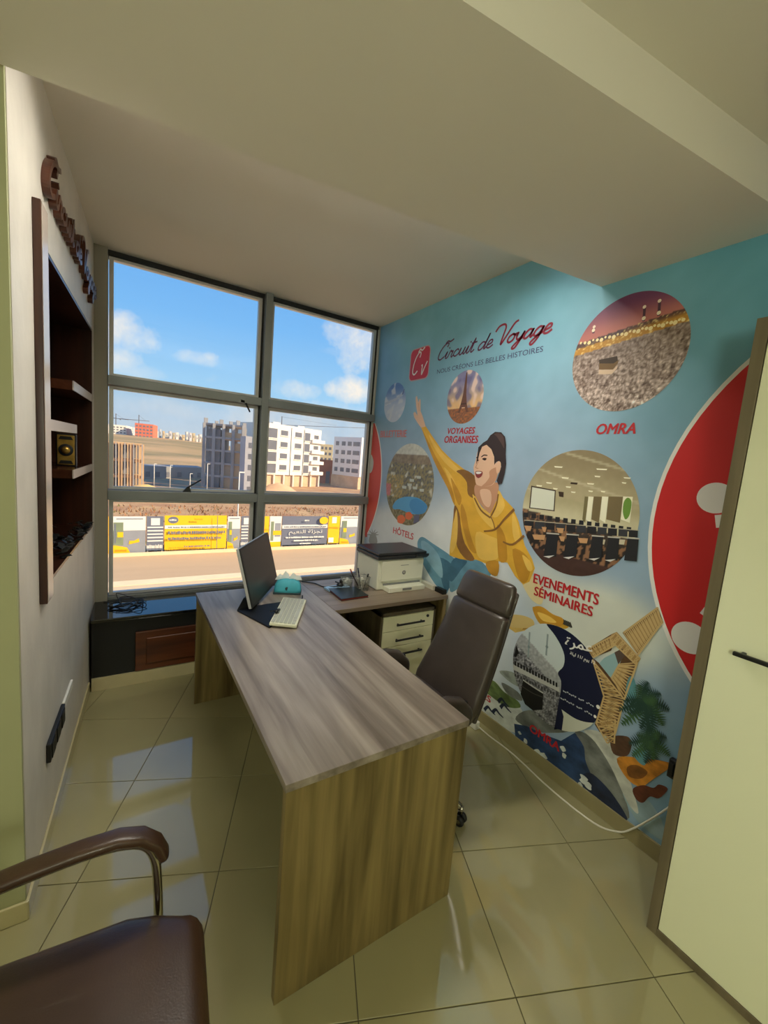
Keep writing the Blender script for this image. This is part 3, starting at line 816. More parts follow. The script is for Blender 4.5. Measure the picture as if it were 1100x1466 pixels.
part(MB().prism([V((q0.x, q0.y, zt + .009)), V((q1.x + .02, q1.y, zt + .009)), V((q1.x, q1.y, .80)), V((q0.x + .045, q0.y + .045, .80))], (0.02, .03, 0), black_p), 'stand_foot', mon)
q = base[3]; part(MB().tube([(q.x, q.y, zt + .008), (q.x, q.y, zt + .03)], .004, black_p), 'stand_stop', mon)
b = MB(); b.tube([mp_(.28, .10, -.04), V((0.70, 2.50, zt + .022))], .016, black_p, 10); part(b, 'stand_neck', mon)

# keyboard
kb_m = M('ivory_plastic', S(214, 214, 190), 0.45, var=.02, vscale=10)
key_m = M('key_grey', S(178, 180, 168), 0.5)
ky = R(61.5); kc = V((0.812, 2.205, 0))
kl = V((math.cos(ky), math.sin(ky), 0)); kn = V((math.sin(ky), -math.cos(ky), 0))
kb = thing('keyboard', 'off-white computer keyboard lying in front of the monitor', 'keyboard', (kc.x, kc.y, .7405))
def kbox(b, a0, a1, c0, c1, z0, z1, mt, tz=.05):
    return b.hexa([kc + kl * a + kn * c + V((0, 0, z - c * tz * (1 if z > .745 else 0))) for z in (z0, z1) for c in (c0, c1) for a in (a0, a1)], mt)
zk = .7495
b = MB(); kbox(b, -.205, .205, -.072, .072, zk, zk + .016, kb_m); part(b, 'body', kb, bevel=.004)
for r_ in range(6):
    c0 = -.064 + r_ * .0215; n = 20 if r_ else 16
    if r_ == 5:
        spans = [(-.195, -.155), (-.150, -.120), (-.115, .030), (.035, .065), (.070, .105), (.112, .160), (.165, .197)]
    else:
        spans = [(-.195 + i * .392 / n, -.195 + (i + 1) * .392 / n - .0032) for i in range(n)]
    b = MB()
    for a0, a1 in spans: kbox(b, a0, a1, c0, c0 + .0175, zk + .0155, zk + .0205, key_m)
    o = part(b, 'key_row', kb, kind='stuff')
for a in (-.17, .17):
    b = MB(); kbox(b, a - .02, a + .02, .052, .066, .7402, zk + .002, kb_m, 0); part(b, 'foot', kb)
p = at_z(396.5, 875, .78)
b = MB().tube([p + kl * -.03 + kn * .0, p + kl * -.01, p + kl * .02 + kn * .01], [.006, .012, .007], blk, 8).tube([p + kl * -.005 + kn * -.01, p + kl * -.02 + kn * -.035], .004, blk, 6)
dz = .7495 + .023 - min(v[2] for v in b.v)
b.v = [(v[0], v[1], v[2] + dz) for v in b.v]
tag(b.build('clip'), 'small black clip lying on the rear edge of the keyboard', 'clip')

# turquoise tissue box
turq = M('turquoise_fabric', S(66, 166, 186), 0.6, var=.10, vscale=14)
turq_d = M('dark_trim', S(40, 60, 66), 0.6)
tc_ = V((0.928, 2.575, 0.7402)); ty = R(-24)
tx = V((math.cos(ty), math.sin(ty), 0)); tn = V((-math.sin(ty), math.cos(ty), 0))
tb = thing('tissue_box', 'turquoise tissue box with a paper tissue sticking out beside the monitor', 'tissue box', tuple(tc_))
def tp(a, c, z): return tc_ + tx * a + tn * c + V((0, 0, z))
b = MB(); secs = []
for i, (z, hw, hd) in enumerate(((.014, .088, .046), (.03, .088, .046), (.06, .082, .043), (.082, .070, .036), (.092, .05, .024))):
    secs.append((tp(0, 0, z), tx * hw, tn * hd))
cushion(b, secs, turq, p=5, seg=32, endround=.1)
part(b, 'body', tb)
part(MB().prism([tp(-.089, -.047, 0), tp(.089, -.047, 0), tp(.089, .047, 0), tp(-.089, .047, 0)], (0, 0, .012), turq_d), 'base_trim', tb, bevel=.002)
part(MB().lathe([(.012, 0), (.012, .006), (.006, .009)], turq_d, tuple(tp(0, -.046, .04)), 12, axis=1), 'button', tb)
paper = M('tissue_paper', S(226, 232, 230), 0.8)
b = MB()
for k, (a, h) in enumerate(((-.055, .035), (-.02, .055), (.03, .045), (.06, .03))):
    b.add([tp(a - .03, -.01, .088), tp(a + .03, .008, .088), tp(a + .02, .012, .092 + h * .6), tp(a, 0.004, .092 + h), tp(a - .018, -.008, .092 + h * .5)], [(0, 1, 2, 3, 4)], paper)
for v in range(0): pass
o = part(b, 'tissue', tb); md = o.modifiers.new('solid', 'SOLIDIFY'); md.thickness = .0012

# ------------------------------------------------------------------ printer
pw = M('printer_white', S(222, 222, 204), 0.4, var=.01, vscale=4)
pdk = M('printer_charcoal', S(38, 40, 44), 0.3)
pgr = M('printer_grey', S(120, 122, 122), 0.45)
pr = thing('laser_printer', 'white laser printer with black scanner lid on the side desk', 'printer', (1.735, 2.6, .74))
x0, x1, y0, y1 = 1.530, 1.938, 2.415, 2.735
part(MB().box(x0, x1, y0 + .008, y1, .7405, .962, pw), 'body', pr, bevel=.012, bseg=3)
part(MB().box(x0 + .03, x1 - .012, y0 - .001, y0 + .012, .806, .955, pw), 'front_cover', pr, bevel=.003)
part(MB().box(x0 + .05, x1 - .03, y0 - .0005, y0 + .02, .777, .788, pgr), 'paper_slot', pr)  # grey strip stands in for the soft shade of the slot
part(MB().box(x0 + .055, x1 - .035, y0 - .075, y0 + .03, .7408, .776, pw), 'paper_tray', pr, bevel=.004)
part(MB().box(x0 + .17, x0 + .25, y0 - .077, y0 - .074, .752, .768, pgr), 'tray_grip', pr, bevel=.001)
part(MB().box(x0 - .012, x1 + .014, y0 - .008, y1 + .005, .964, .992, pdk), 'scanner', pr, bevel=.006)
part(MB().box(x0 - .008, x1 + .010, y0 - .004, y1 + .008, .993, 1.014, pdk), 'scanner_lid', pr, bevel=.006, bseg=3)
part(MB().prism([(x1 - .10, y0 - .006, .968), (x1 + .014, y0 - .006, .968), (x1 + .014, y0 - .028, .985), (x1 - .10, y0 - .028, .985)], (0, 0, .018), pdk), 'control_panel', pr, bevel=.003)
lg_ = MB().lathe([(.016, 0), (.016, -.0012)], pgr, (1.752, y0 - .001, .862), 24, axis=1)
lgo = part(lg_, 'emblem', pr)
vs, fs, w_, h_ = text_mesh('hp', shear=.25)
k = .018 / w_
o = MB().add([(1.752 - .009 + x * k, y0 - .0028, .862 - h_ * k / 2 + y * k) for x, y in vs], fs, pw).build('emblem_letters'); o.parent = lgo
part(MB().box(x0 + .19, x0 + .26, y0 - .0016, y0 - .0008, .915, .919, pgr), 'model_mark', pr)

# paper stack and black box squeezed between printer and wall
pp = M('stacked_paper', S(206, 202, 184), 0.8, var=.06, vscale=60, vstretch=(.1, .1, 12))
tag(MB().box(1.948, 1.986, 2.30, 2.60, .7403, .772, pp).build('paper_stack', bevel=.001), 'stack of white papers lying between the printer and the mural wall', 'papers')
tag(MB().box(1.952, 1.988, 2.19, 2.285, .7403, .775, black_p).build('black_case', bevel=.004), 'small black case at the outer corner of the side desk', 'case')

# notebook, notepad, gadget, pen cup
nb_m = M('dark_green_cover', S(34, 42, 40), 0.3, var=.1, vscale=12)
c4 = [at_z(470, 843.5, .75), at_z(489, 859, .75), at_z(528, 853.5, .75), at_z(509, 841, .75)]
nbk = thing('notebook', 'closed dark green notebook lying on the side desk', 'notebook', ((c4[0].x + c4[2].x) / 2, (c4[0].y + c4[2].y) / 2, .7402))
part(MB().prism([V((p.x, p.y, .7402)) for p in c4], (0, 0, .003), nb_m), 'back_cover', nbk)
cc = sum(c4, V()) / 4
part(MB().prism([V((cc.x + (p.x - cc.x) * .97, cc.y + (p.y - cc.y) * .97, .7432)) for p in c4], (0, 0, .010), M('page_edges', S(120, 40, 32), .7)), 'pages', nbk)
part(MB().prism([V((p.x, p.y, .7532)) for p in c4], (0, 0, .003), nb_m), 'front_cover', nbk, bevel=.001)
blu = M('pale_blue_card', S(150, 186, 216), 0.35, var=.05, vscale=20)
c4 = [at_z(464, 841, .75), at_z(472, 845.5, .75), at_z(502, 841.5, .75), at_z(494, 836, .75)]
tag(MB().prism([V((p.x, p.y, .7402)) for p in c4], (0, 0, .014), blu).build('notepad', bevel=.001), 'pale blue notepad lying behind the notebook', 'notepad')
g0 = at_z(487, 837, .765); g0.z = .7545
gd = thing('desk_gadget', 'small black gadget with thin arms resting on the blue notepad', 'gadget', tuple(g0))
part(MB().lathe([(.022, 0), (.026, .012), (.016, .026)], blk, tuple(g0), 12), 'body', gd)
part(MB().tube([g0 + V((.0, .0, .02)), g0 + V((.045, .015, .038))], .005, blk, 6), 'arm', gd)
part(MB().tube([g0 + V((.0, .0, .02)), g0 + V((-.03, .02, .03))], .005, blk, 6), 'arm', gd)
part(MB().lathe([(.004, .02), (.010, .034), (.009, .044), (.003, .05)], blk, tuple(g0 + V((.004, 0, 0))), 10), 'knob', gd)
a = at_z(433, 831, .745); bq = at_z(450, 834, .745); c_ = at_z(464, 840, .745)
tag(MB().tube(catmull([(1.10, 2.765, .7445), (a.x + .02, 2.74, .7445), (bq.x, bq.y - .02, .7445), (c_.x, c_.y, .7455), (g0.x - .03, g0.y - .02, .762), (g0.x - .02, g0.y, .764)], 6), .0038, blk, 6).build('gadget_cable'), 'thin black cable leading to the gadget at the rear of the side desk', 'cable')

wire = M('silver_wire', S(176, 176, 166), 0.3, 0.8)
def pen_cup(cx, cy, hw, ht, label):
    t = thing('pen_cup', label, 'pen cup', (cx, cy, .7402), R(8), 'wire pen cups')
    b = MB(); zb = .741
    for z, k in ((zb + ht, 1.0),):
        part(MB().tube([(cx + hw * k * sx_, cy + hw * k * sy_, z) for sx_, sy_ in ((-1, -1), (1, -1), (1, 1), (-1, 1))], .0028, wire, 6, closed=True), 'rim', t)
    part(MB().box(cx - hw * .8, cx + hw * .8, cy - hw * .8, cy + hw * .8, zb - .0006, zb + .003, wire), 'bottom', t)
    b = MB(); n = 7
    for i in range(n):
        q = -1 + 2 * i / (n - 1)
        for f in range(4):
            a = [(q, -1), (1, q), (q, 1), (-1, q)][f]
            b.tube([(cx + a[0] * hw * .8, cy + a[1] * hw * .8, zb), (cx + a[0] * hw, cy + a[1] * hw, zb + ht)], .0017, wire, 4)
    for j in range(1, 9):
        k = .8 + .2 * j / 9; z = zb + ht * j / 9
        b.tube([(cx + hw * k * sx_, cy + hw * k * sy_, z) for sx_, sy_ in ((-1, -1), (1, -1), (1, 1), (-1, 1))], .0017, wire, 4, closed=True)
    part(b, 'wire_mesh', t, kind='stuff')
    return t
pen_cup(1.435, 2.475, .042, .10, 'silver wire mesh pen cup beside the printer holding pens')
pen_cup(1.36, 2.56, .032, .07, 'smaller wire mesh cup behind the pen cup')
for i, (px_, py_, tip, cm, lb) in enumerate(((1.42, 2.46, (1.345, 2.47, .872), S(40, 30, 30), 'dark pen leaning left in the wire cup'), (1.425, 2.50, (1.37, 2.54, .880), S(150, 60, 40), 'red-brown pen leaning left in the wire cup'),
        (1.45, 2.47, (1.468, 2.448, .862), S(26, 26, 28), 'black pen leaning right in the wire cup'), (1.44, 2.49, (1.41, 2.50, .895), S(30, 30, 60), 'dark blue pen standing upright in the wire cup'))):
    pm = M('pen_' + str(i), cm, .35)
    t = thing('pen', lb, 'pen', (px_, py_, .745), 0, 'pens in the wire cup')
    p0 = V((px_, py_, .746)); p1 = V(tip)
    part(MB().tube([p0, p0 + (p1 - p0) * .75], .0042, pm, 8), 'barrel', t)
    part(MB().tube([p0 + (p1 - p0) * .75, p1], [.0052, .0048], pm, 8), 'cap', t)

# ------------------------------------------------------------------ cables
def cable(name, pts, r_, mt, label, cat='cable', n=6):
    return tag(MB().tube(catmull(pts, n), r_, mt, 6).build(name), label, cat)
rs = random.Random(11); cc = at_z(182, 866, .50); pts = []
for i in range(46):
    a = i * 0.9 + rs.uniform(-.3, .3); q = rs.uniform(.35, 1.0)
    pts.append((min(max(cc.x + .13 * q * math.cos(a), -.165), .2), cc.y + .08 * q * math.sin(a) + rs.uniform(-.01, .01), .503 + abs(rs.gauss(0, .02))))
pts.append((-.02, 3.40, .503)); pts.append((-.12, 3.44, .503))
cable('tangled_cable', pts, .0029, blk, 'tangle of black cable lying on the stone top under the window')
wc = M('white_cable', S(226, 222, 206), 0.4)
sk0 = V((1.985, 1.735, 0.0))
xs = thing('extension_socket', 'white extension socket on the floor by the right wall', 'socket', tuple(sk0))
s0 = at_z(680, 1036, 0.02)
part(MB().box(s0.x - .028, s0.x + .010, s0.y - .035, s0.y + .035, .0005, .052, white_pl), 'body', xs, bevel=.006)
part(MB().lathe([(.018, 0), (.018, .003)], black_p, (s0.x - .010, s0.y, .0505), 16), 'outlet', xs)
pts = [V((s0.x - .01, s0.y - .03, .03))]
for px_, py_ in ((700, 1053), (735, 1080), (790, 1131), (850, 1178), (885, 1191)):
    p = at_z(px_, py_, .004); p.x = min(p.x, XR - .016); pts.append(V((p.x, p.y, .0045)))
for px_, py_ in ((905, 1187), (930, 1174), (955, 1158), (975, 1143)):
    p = at_x(px_, py_, XR - .014); pts.append(p)
cable('white_cable', pts, .0042, wc, 'long white cable trailing along the foot of the mural wall to the cabinet', 'cable', 5)
p = at_x(963, 1100, 1.995)
bs = thing('black_plug', 'black plug-in adaptor on the mural wall close to the cabinet', 'plug', (2.0, p.y, p.z))
part(MB().box(1.985, XR - .006, p.y - .018, p.y + .014, p.z - .042, p.z + .042, blk), 'body', bs, bevel=.004)
part(MB().box(1.975, 1.985, p.y - .010, p.y + .008, p.z - .03, p.z + .03, black_p), 'cap', bs, bevel=.003)
# ------------------------------------------------------------------ printed mural on the right wall (flat print, built on the wall's own plane)
from mathutils import noise as mnoise
from mathutils.geometry import tessellate_polygon
def pm(r_, g_, b_, rough=.55):
    return M('print_%d_%d_%d' % (r_, g_, b_), S(r_, g_, b_), rough)
def pn(r_, g_, b_, var=.35, sc=26):
    return M('print_grain_%d_%d_%d' % (r_, g_, b_), S(r_, g_, b_), .55, var=var, vscale=sc, detail=8, vstretch=(1, .6, 1))
def attr_mat(name, rough=0.5):
    if name in MATS: return MATS[name]
    mt, nt, b = nodes_of(name)
    a = nt.nodes.new('ShaderNodeAttribute'); a.attribute_name = 'Col'
    nt.links.new(a.outputs['Color'], b.inputs['Base Color']); b.inputs['Roughness'].default_value = rough
    MATS[name] = mt; return mt
LX = lambda layer: XR - 0.0015 - 0.0005 * layer
def WP(px, py):                      # photo pixel -> (s, z) on the mural; s runs from the window end
    p = at_x(px, py, XR - .0015); return (3.5 - p.y, p.z)
def crop(ox, oy, sc): return lambda x, y: WP(ox + x / sc, oy + y / sc)
def w3(s, z, layer): return (LX(layer), 3.5 - s, z)
class Print(MB):
    cnt = 0
    def lay(s, layer):
        s.cnt += 1; return layer + s.cnt * .012
    def poly(s, pts, mt, layer):
        tri = tessellate_polygon([[Vector((a, b_, 0)) for a, b_ in pts]]); layer = s.lay(layer)
        return s.add([w3(a, b_, layer) for a, b_ in pts], [tuple(t) for t in tri], mt)
    def smooth_poly(s, pts, mt, layer, n=4):
        q = catmull([(a, b_, 0) for a, b_ in pts], n, True); return s.poly([(p.x, p.y) for p in q], mt, layer)
    def line(s, pts, w, mt, layer, n=4):
        q = catmull([(a, b_, 0) for a, b_ in pts], n) if n > 1 else [Vector((a, b_, 0)) for a, b_ in pts]
        ww = w if not isinstance(w, (list, tuple)) else [lerp(w[0], w[1], i / (len(q) - 1)) for i in range(len(q))]
        Lp, Rp = ribbon2d([(p.x, p.y) for p in q], ww); k = len(q); layer = s.lay(layer)
        return s.add([w3(p.x, p.y, layer) for p in Lp] + [w3(p.x, p.y, layer) for p in Rp], [(i, i + 1, k + i + 1, k + i) for i in range(k - 1)], mt)
    def disc(s, c, r_, mt, layer, seg=56, a0=0, a1=2 * PI):
        return s.poly([(c[0] + r_ * math.cos(a0 + (a1 - a0) * i / seg), c[1] + r_ * math.sin(a0 + (a1 - a0) * i / seg)) for i in range(seg)], mt, layer)
    def text(s, body, s0, s1, z0, h, mt, layer, bold=0.02, shear=0.0, spacing=1.0, slope=0.0, refh=None):
        vs, fs, w_, h_ = text_mesh(body, 0, shear, spacing)
        h_ = refh or h_
        kx = (s1 - s0) / w_; kz = h / h_
        for dx_, dz_ in ((0, 0), (-bold, 0), (bold, 0), (0, bold)) if bold else ((0, 0),):
            ly = s.lay(layer)
            s.add([w3(s0 + x * kx + dx_ * h, z0 + y * kz + slope * x * kx + dz_ * h, ly) for x, y in vs], fs, mt)
        return s
mural = thing('wall_mural', 'large blue travel mural with round photos and a woman in yellow on the right wall', 'mural', (XR, 2.0, 0.08))
def mp(b, name, label=None):
    o = part(b, name, mural, fix=False)
    if label: o['label'] = label
    return o
def painted(name, verts2d, faces, colf, layer, label=None):
    me = bpy.data.meshes.new(name)
    me.from_pydata([w3(a, b_, layer) for a, b_ in verts2d], [], faces)
    ca = me.color_attributes.new('Col', 'FLOAT_COLOR', 'POINT')
    for i, (a, b_) in enumerate(verts2d):
        c = colf(a, b_); ca.data[i].color = S(*[max(0, min(255, v)) for v in c])
    me.materials.append(attr_mat('printed_photo'))
    o = bpy.data.objects.new(name, me); col.objects.link(o); o.parent = mural
    o.matrix_parent_inverse = Matrix.Translation(mural.location).inverted()
    if label: o['label'] = label
    return o
def mixc(a, b_, t): t = max(0, min(1, t)); return tuple(a[i] + (b_[i] - a[i]) * t for i in range(3))
def sm(a, b_, x): t = max(0, min(1, (x - a) / (b_ - a))); return t * t * (3 - 2 * t)
def nz(x, y, f=1.0, o=0.0): return mnoise.noise(Vector((x * f + o, y * f - o, o * 1.7)))
def picture(name, c, r_, colf, layer, label, n=84):
    vs = []; idx = {}; fs = []
    for i in range(n):
        for j in range(n):
            cu = -1 + 2 * (i + .5) / n; cv = -1 + 2 * (j + .5) / n
            if cu * cu + cv * cv > 1.0: continue
            f = []
            for a, b_ in ((i, j), (i + 1, j), (i + 1, j + 1), (i, j + 1)):
                if (a, b_) not in idx:
                    u = -1 + 2 * a / n; v = -1 + 2 * b_ / n; d = math.hypot(u, v)
                    if d > 1: u /= d; v /= d
                    idx[(a, b_)] = len(vs); vs.append((u, v))
                f.append(idx[(a, b_)])
            fs.append(tuple(f))
    # snap the rim to the circle
    from collections import Counter
    ec = Counter()
    for f in fs:
        for k in range(4): ec[frozenset((f[k], f[(k + 1) % 4]))] += 1
    rim = set(v for e, k in ec.items() if k == 1 for v in e)
    pos = []
    for k, (u, v) in enumerate(vs):
        if k in rim:
            d = math.hypot(u, v) or 1; u, v = u / d, v / d
        pos.append((c[0] + u * r_, c[1] + v * r_))
    return painted(name, pos, fs, lambda a, b_: colf((a - c[0]) / r_, (b_ - c[1]) / r_), layer, label)

# --- backing sheet with the sky and cloud print
S0, S1, Z0, Z1 = 0.012, 3.55, 0.082, 2.893
def sky_print(s, z):
    t = sm(0.2, 2.8, z)
    c = mixc((154, 176, 200), (124, 186, 208), sm(1.5, 2.9, z))
    c = mixc(c, (90, 160, 182), sm(1.9, 3.4, s) * sm(.9, 2.4, z))  # shade at the top right end, put into the print colour
    c = mixc(c, (118, 168, 214), (1 - sm(.0, .6, s)) * sm(1.7, 2.5, z) * .8)
    # white cloud round the figure
    d = math.hypot((s - 1.15) / 1.05, (z - 0.75) / 0.75) + .25 * nz(s, z, 2.2)
    c = mixc(c, (232, 236, 236), 1 - sm(.55, 1.15, d))
    d = math.hypot((s - 2.35) / .55, (z - .95) / .30) + .3 * nz(s, z, 3.0, 3)
    c = mixc(c, (226, 226, 208), (1 - sm(.4, 1.1, d)) * .85)
    c = mixc(c, (84, 140, 168), sm(2.5, 3.1, s) * (1 - sm(.5, 1.1, z)) * .8)
    d = math.hypot((s - .45) / .5, (z - 1.0) / .35); c = mixc(c, (226, 230, 230), (1 - sm(.5, 1.1, d)) * .8)
    n_ = 8 * nz(s, z, 5) + 4 * nz(s, z, 16)
    return tuple(v + n_ for v in c)
nx, nzz = 150, 110
vs = [(lerp(S0, S1, i / nx), lerp(Z0, Z1, j / nzz)) for i in range(nx + 1) for j in range(nzz + 1)]
fs = [(i * (nzz + 1) + j, (i + 1) * (nzz + 1) + j, (i + 1) * (nzz + 1) + j + 1, i * (nzz + 1) + j + 1) for i in range(nx) for j in range(nzz)]
painted('backing_sheet', vs, fs, sky_print, 0, 'pale blue printed sky backing')
red = pm(206, 32, 34); red_l = pm(222, 84, 70); white = pm(236, 234, 228); whi2 = pm(214, 214, 210)
# --- big red discs at the two ends
b = Print(); b.disc((3.544, 1.507), .972, white, 1, 90); b.disc((3.544, 1.507), .955, red, 2, 90)
for px, py, rr in ((1025, 713, .062), (988, 913, .066)):
    q = WP(px, py); b.smooth_poly([(q[0] + rr * math.cos(k * PI / 6) * 1.05, q[1] + rr * math.sin(k * PI / 6)) for k in range(12)], white, 3, 3)
q = WP(1029, 737); b.line([q, (q[0] + .012, q[1] - .05)], .012, white, 3, 1)
q = WP(1006, 880); b.line([q, (q[0] + .02, q[1] + .05)], .010, white, 3, 1)
mp(b, 'printed_disc', 'large red printed disc with white dots beside the cabinet')
pts = []
for i in range(40):
    a = -1.0 + 2.0 * i / 39; x_, z_ = -.624 + .854 * math.cos(a), 1.467 + .854 * math.sin(a)
    if x_ > .014: pts.append((x_, z_))
b = Print(); b.poly([(x_ + .016, z_) for x_, z_ in pts] + [(.013, pts[-1][1]), (.013, pts[0][1])], white, 1)
b.poly(pts + [(.014, pts[-1][1]), (.014, pts[0][1])], red_l, 2)
q = WP(530, 665); b.smooth_poly([(.014, q[1] + .085), (.045, q[1] + .075), (.075, q[1] + .02), (.06, q[1] - .055), (.014, q[1] - .075)], whi2, 3)
mp(b, 'printed_disc', 'red printed disc cut by the window jamb')

# --- lower sea, wave, mountains and islands
C4 = crop(640, 820, 3.0556)
b = Print()
gz = pn(150, 158, 150); navy = pn(38, 62, 98, .5, 18); navy2 = pn(26, 38, 64, .5, 20); foam = pn(204, 210, 206, .18); green = pn(96, 116, 66, .4); greyr = pn(112, 116, 112, .4, 18)
b.smooth_poly([C4(70, 480), C4(200, 470), C4(300, 560), C4(340, 640), C4(300, 700), C4(180, 640), C4(110, 575)], foam, 1)
b.smooth_poly([C4(150, 500), C4(200, 470), C4(250, 520), C4(310, 560), C4(320, 590), C4(260, 585), C4(200, 545)], green, 2)
b.smooth_poly([C4(230, 430), C4(300, 440), C4(330, 500), C4(280, 480)], gz, 2); b.smooth_poly([C4(240, 480), C4(310, 520), C4(330, 560), C4(270, 535)], greyr, 2)
b.smooth_poly([C4(300, 640), C4(360, 600), C4(480, 640), C4(540, 690), C4(460, 700), C4(380, 690)], greyr, 2)
b.poly([C4(295, 660), C4(350, 670), C4(420, 705), C4(500, 735), C4(560, 700), C4(620, 740), C4(640, 830), C4(690, 960), C4(760, 1055), C4(700, 1015), C4(600, 945), C4(480, 862), C4(380, 790), C4(300, 715)], navy, 2)
b.smooth_poly([C4(560, 690), C4(640, 720), C4(700, 800), C4(760, 920), C4(800, 1070), C4(740, 1040), C4(660, 930), C4(610, 830), C4(600, 760)], greyr, 3)
b.smooth_poly([C4(600, 690), C4(680, 700), C4(760, 800), C4(800, 900), C4(840, 1050), C4(790, 1000), C4(720, 850), C4(650, 740)], pn(186, 188, 178, .3, 16), 4)
b.smooth_poly([C4(640, 880), C4(720, 960), C4(790, 1070), C4(760, 1068), C4(660, 985), C4(590, 920), C4(600, 880)], navy2, 4)
b.smooth_poly([C4(770, 950), C4(850, 960), C4(940, 1080), C4(950, 1170), C4(870, 1120), C4(810, 1050)], pn(150, 176, 186, .2, 12), 3)
for k, (x, y, r_) in enumerate(((345, 735, 12), (400, 790, 22), (425, 800, 16), (510, 770, 14), (515, 800, 12), (600, 905, 20), (620, 930, 16), (585, 925, 10), (320, 700, 9))):
    q = C4(x, y); rr = r_ / 3.0556 * .0035
    b.smooth_poly([(q[0] + rr * math.cos(a * PI / 4) * (1 + .4 * math.sin(a * 3 + k)), q[1] + rr * math.sin(a * PI / 4)) for a in range(8)], foam, 5, 3)
for (x, y) in ((165, 600), (200, 612), (225, 565), (235, 590)):
    b.line([C4(x, y), C4(x + 15, y - 14), C4(x + 30, y + 4), C4(x + 48, y + 22)], [.012, .003], navy2, 3)
b.smooth_poly([C4(745, 812), C4(830, 806), C4(970, 828), C4(978, 850), C4(900, 905), C4(850, 935), C4(790, 900)], pn(186, 122, 40, .4), 5)
b.smooth_poly([C4(790, 850), C4(830, 840), C4(880, 870), C4(850, 900), C4(800, 890)], pn(120, 74, 26, .4), 6)
b.smooth_poly([C4(815, 945), C4(860, 928), C4(905, 940), C4(930, 925), C4(968, 945), C4(930, 985), C4(890, 978), C4(860, 1005), C4(830, 990)], pn(96, 48, 30, .4), 5)
b.smooth_poly([C4(720, 720), C4(790, 715), C4(810, 750), C4(790, 800), C4(730, 790)], pn(84, 58, 42, .5), 5)
mp(b, 'printed_landscape')
# pyramids and yellow mist under the sleeve
b = Print(); pyr = pn(212, 178, 96, .2); pyr2 = pn(176, 136, 62, .2)
b.poly([C4(268, 240), C4(290, 190), C4(325, 185), C4(335, 215), C4(350, 205), C4(372, 205), C4(380, 245), C4(300, 262)], pyr, 1)
b.poly([C4(330, 250), C4(352, 205), C4(374, 206), C4(380, 245)], pyr2, 2)
b.smooth_poly([C4(375, 150), C4(420, 165), C4(480, 190), C4(530, 220), C4(520, 245), C4(440, 232), C4(400, 215)], pm(206, 160, 52), 1)
for k in range(7):
    b.line([C4(496 + k * 7, 198 + k * 3), C4(504 + k * 7, 222 + k * 3)], .006, pm(60, 58, 50), 3, 1)
mp(b, 'printed_pyramids')

# --- the leaning lattice tower and palms
b = Print(); gold1 = pm(176, 140, 88); gold2 = pn(98, 68, 42, .4, 40); gold3 = pm(206, 176, 122); drk = pm(58, 42, 28)
b.poly([C4(722, 268), C4(745, 258), C4(850, 375), C4(832, 402), C4(712, 292)], gold1, 5)
b.poly([C4(770, 262), C4(850, 205), C4(925, 150), C4(948, 215), C4(900, 280), C4(848, 342), C4(838, 362)], gold2, 4)
b.poly([C4(610, 335), C4(640, 318), C4(722, 268), C4(740, 290), C4(720, 340), C4(640, 372)], gold2, 4)
b.poly([C4(640, 372), C4(668, 395), C4(720, 462), C4(778, 552), C4(760, 640), C4(738, 700), C4(735, 745), C4(700, 745), C4(648, 662), C4(670, 590), C4(684, 540), C4(676, 470)], gold2, 4)
b.poly([C4(838, 390), C4(815, 440), C4(800, 480), C4(778, 560), C4(720, 462), C4(755, 395), C4(775, 350), C4(800, 355)], gold2, 4)
b.poly([C4(668, 396), C4(690, 372), C4(742, 345), C4(770, 372), C4(742, 430), C4(718, 458)], pm(150, 184, 190), 6)
b.poly([C4(735, 348), C4(770, 330), C4(782, 360), C4(752, 400)], pm(92, 76, 66), 7)
rs = random.Random(3)
def lat(p0, p1, p2, p3, n, layer):      # criss-cross bracing inside a quad strip p0->p1 / p2->p3
    for k in range(n):
        a0, a1 = k / n, (k + 1) / n
        A = lambda t: (lerp(p0[0], p1[0], t), lerp(p0[1], p1[1], t)); B = lambda t: (lerp(p2[0], p3[0], t), lerp(p2[1], p3[1], t))
        for (u, v) in ((A(a0), B(a1)), (B(a0), A(a1))): b.line([u, v], .0024, gold3 if k % 2 else gold1, layer, 1)
        b.line([A(a0), B(a0)], .0018, gold3, layer, 1)
    b.line([p0, p1], .004, gold3, layer + 1, 1); b.line([p2, p3], .004, gold3, layer + 1, 1)
lat(C4(775, 262), C4(925, 152), C4(838, 358), C4(946, 214), 22, 6)
lat(C4(612, 336), C4(735, 272), C4(642, 370), C4(738, 315), 13, 6)
lat(C4(690, 540), C4(655, 660), C4(776, 560), C4(738, 705), 11, 6)
lat(C4(836, 392), C4(778, 555), C4(758, 398), C4(722, 462), 12, 6)
lat(C4(655, 400), C4(778, 552), C4(640, 378), C4(690, 540), 10, 6)
lat(C4(742, 262), C4(848, 376), C4(716, 292), C4(830, 400), 10, 7)
lat(C4(655, 655), C4(705, 745), C4(740, 640), C4(735, 745), 5, 6)
mp(b, 'printed_tower')
b = Print(); pg1 = pm(36, 66, 58); pg2 = pm(62, 96, 62); pg3 = pm(96, 150, 160)
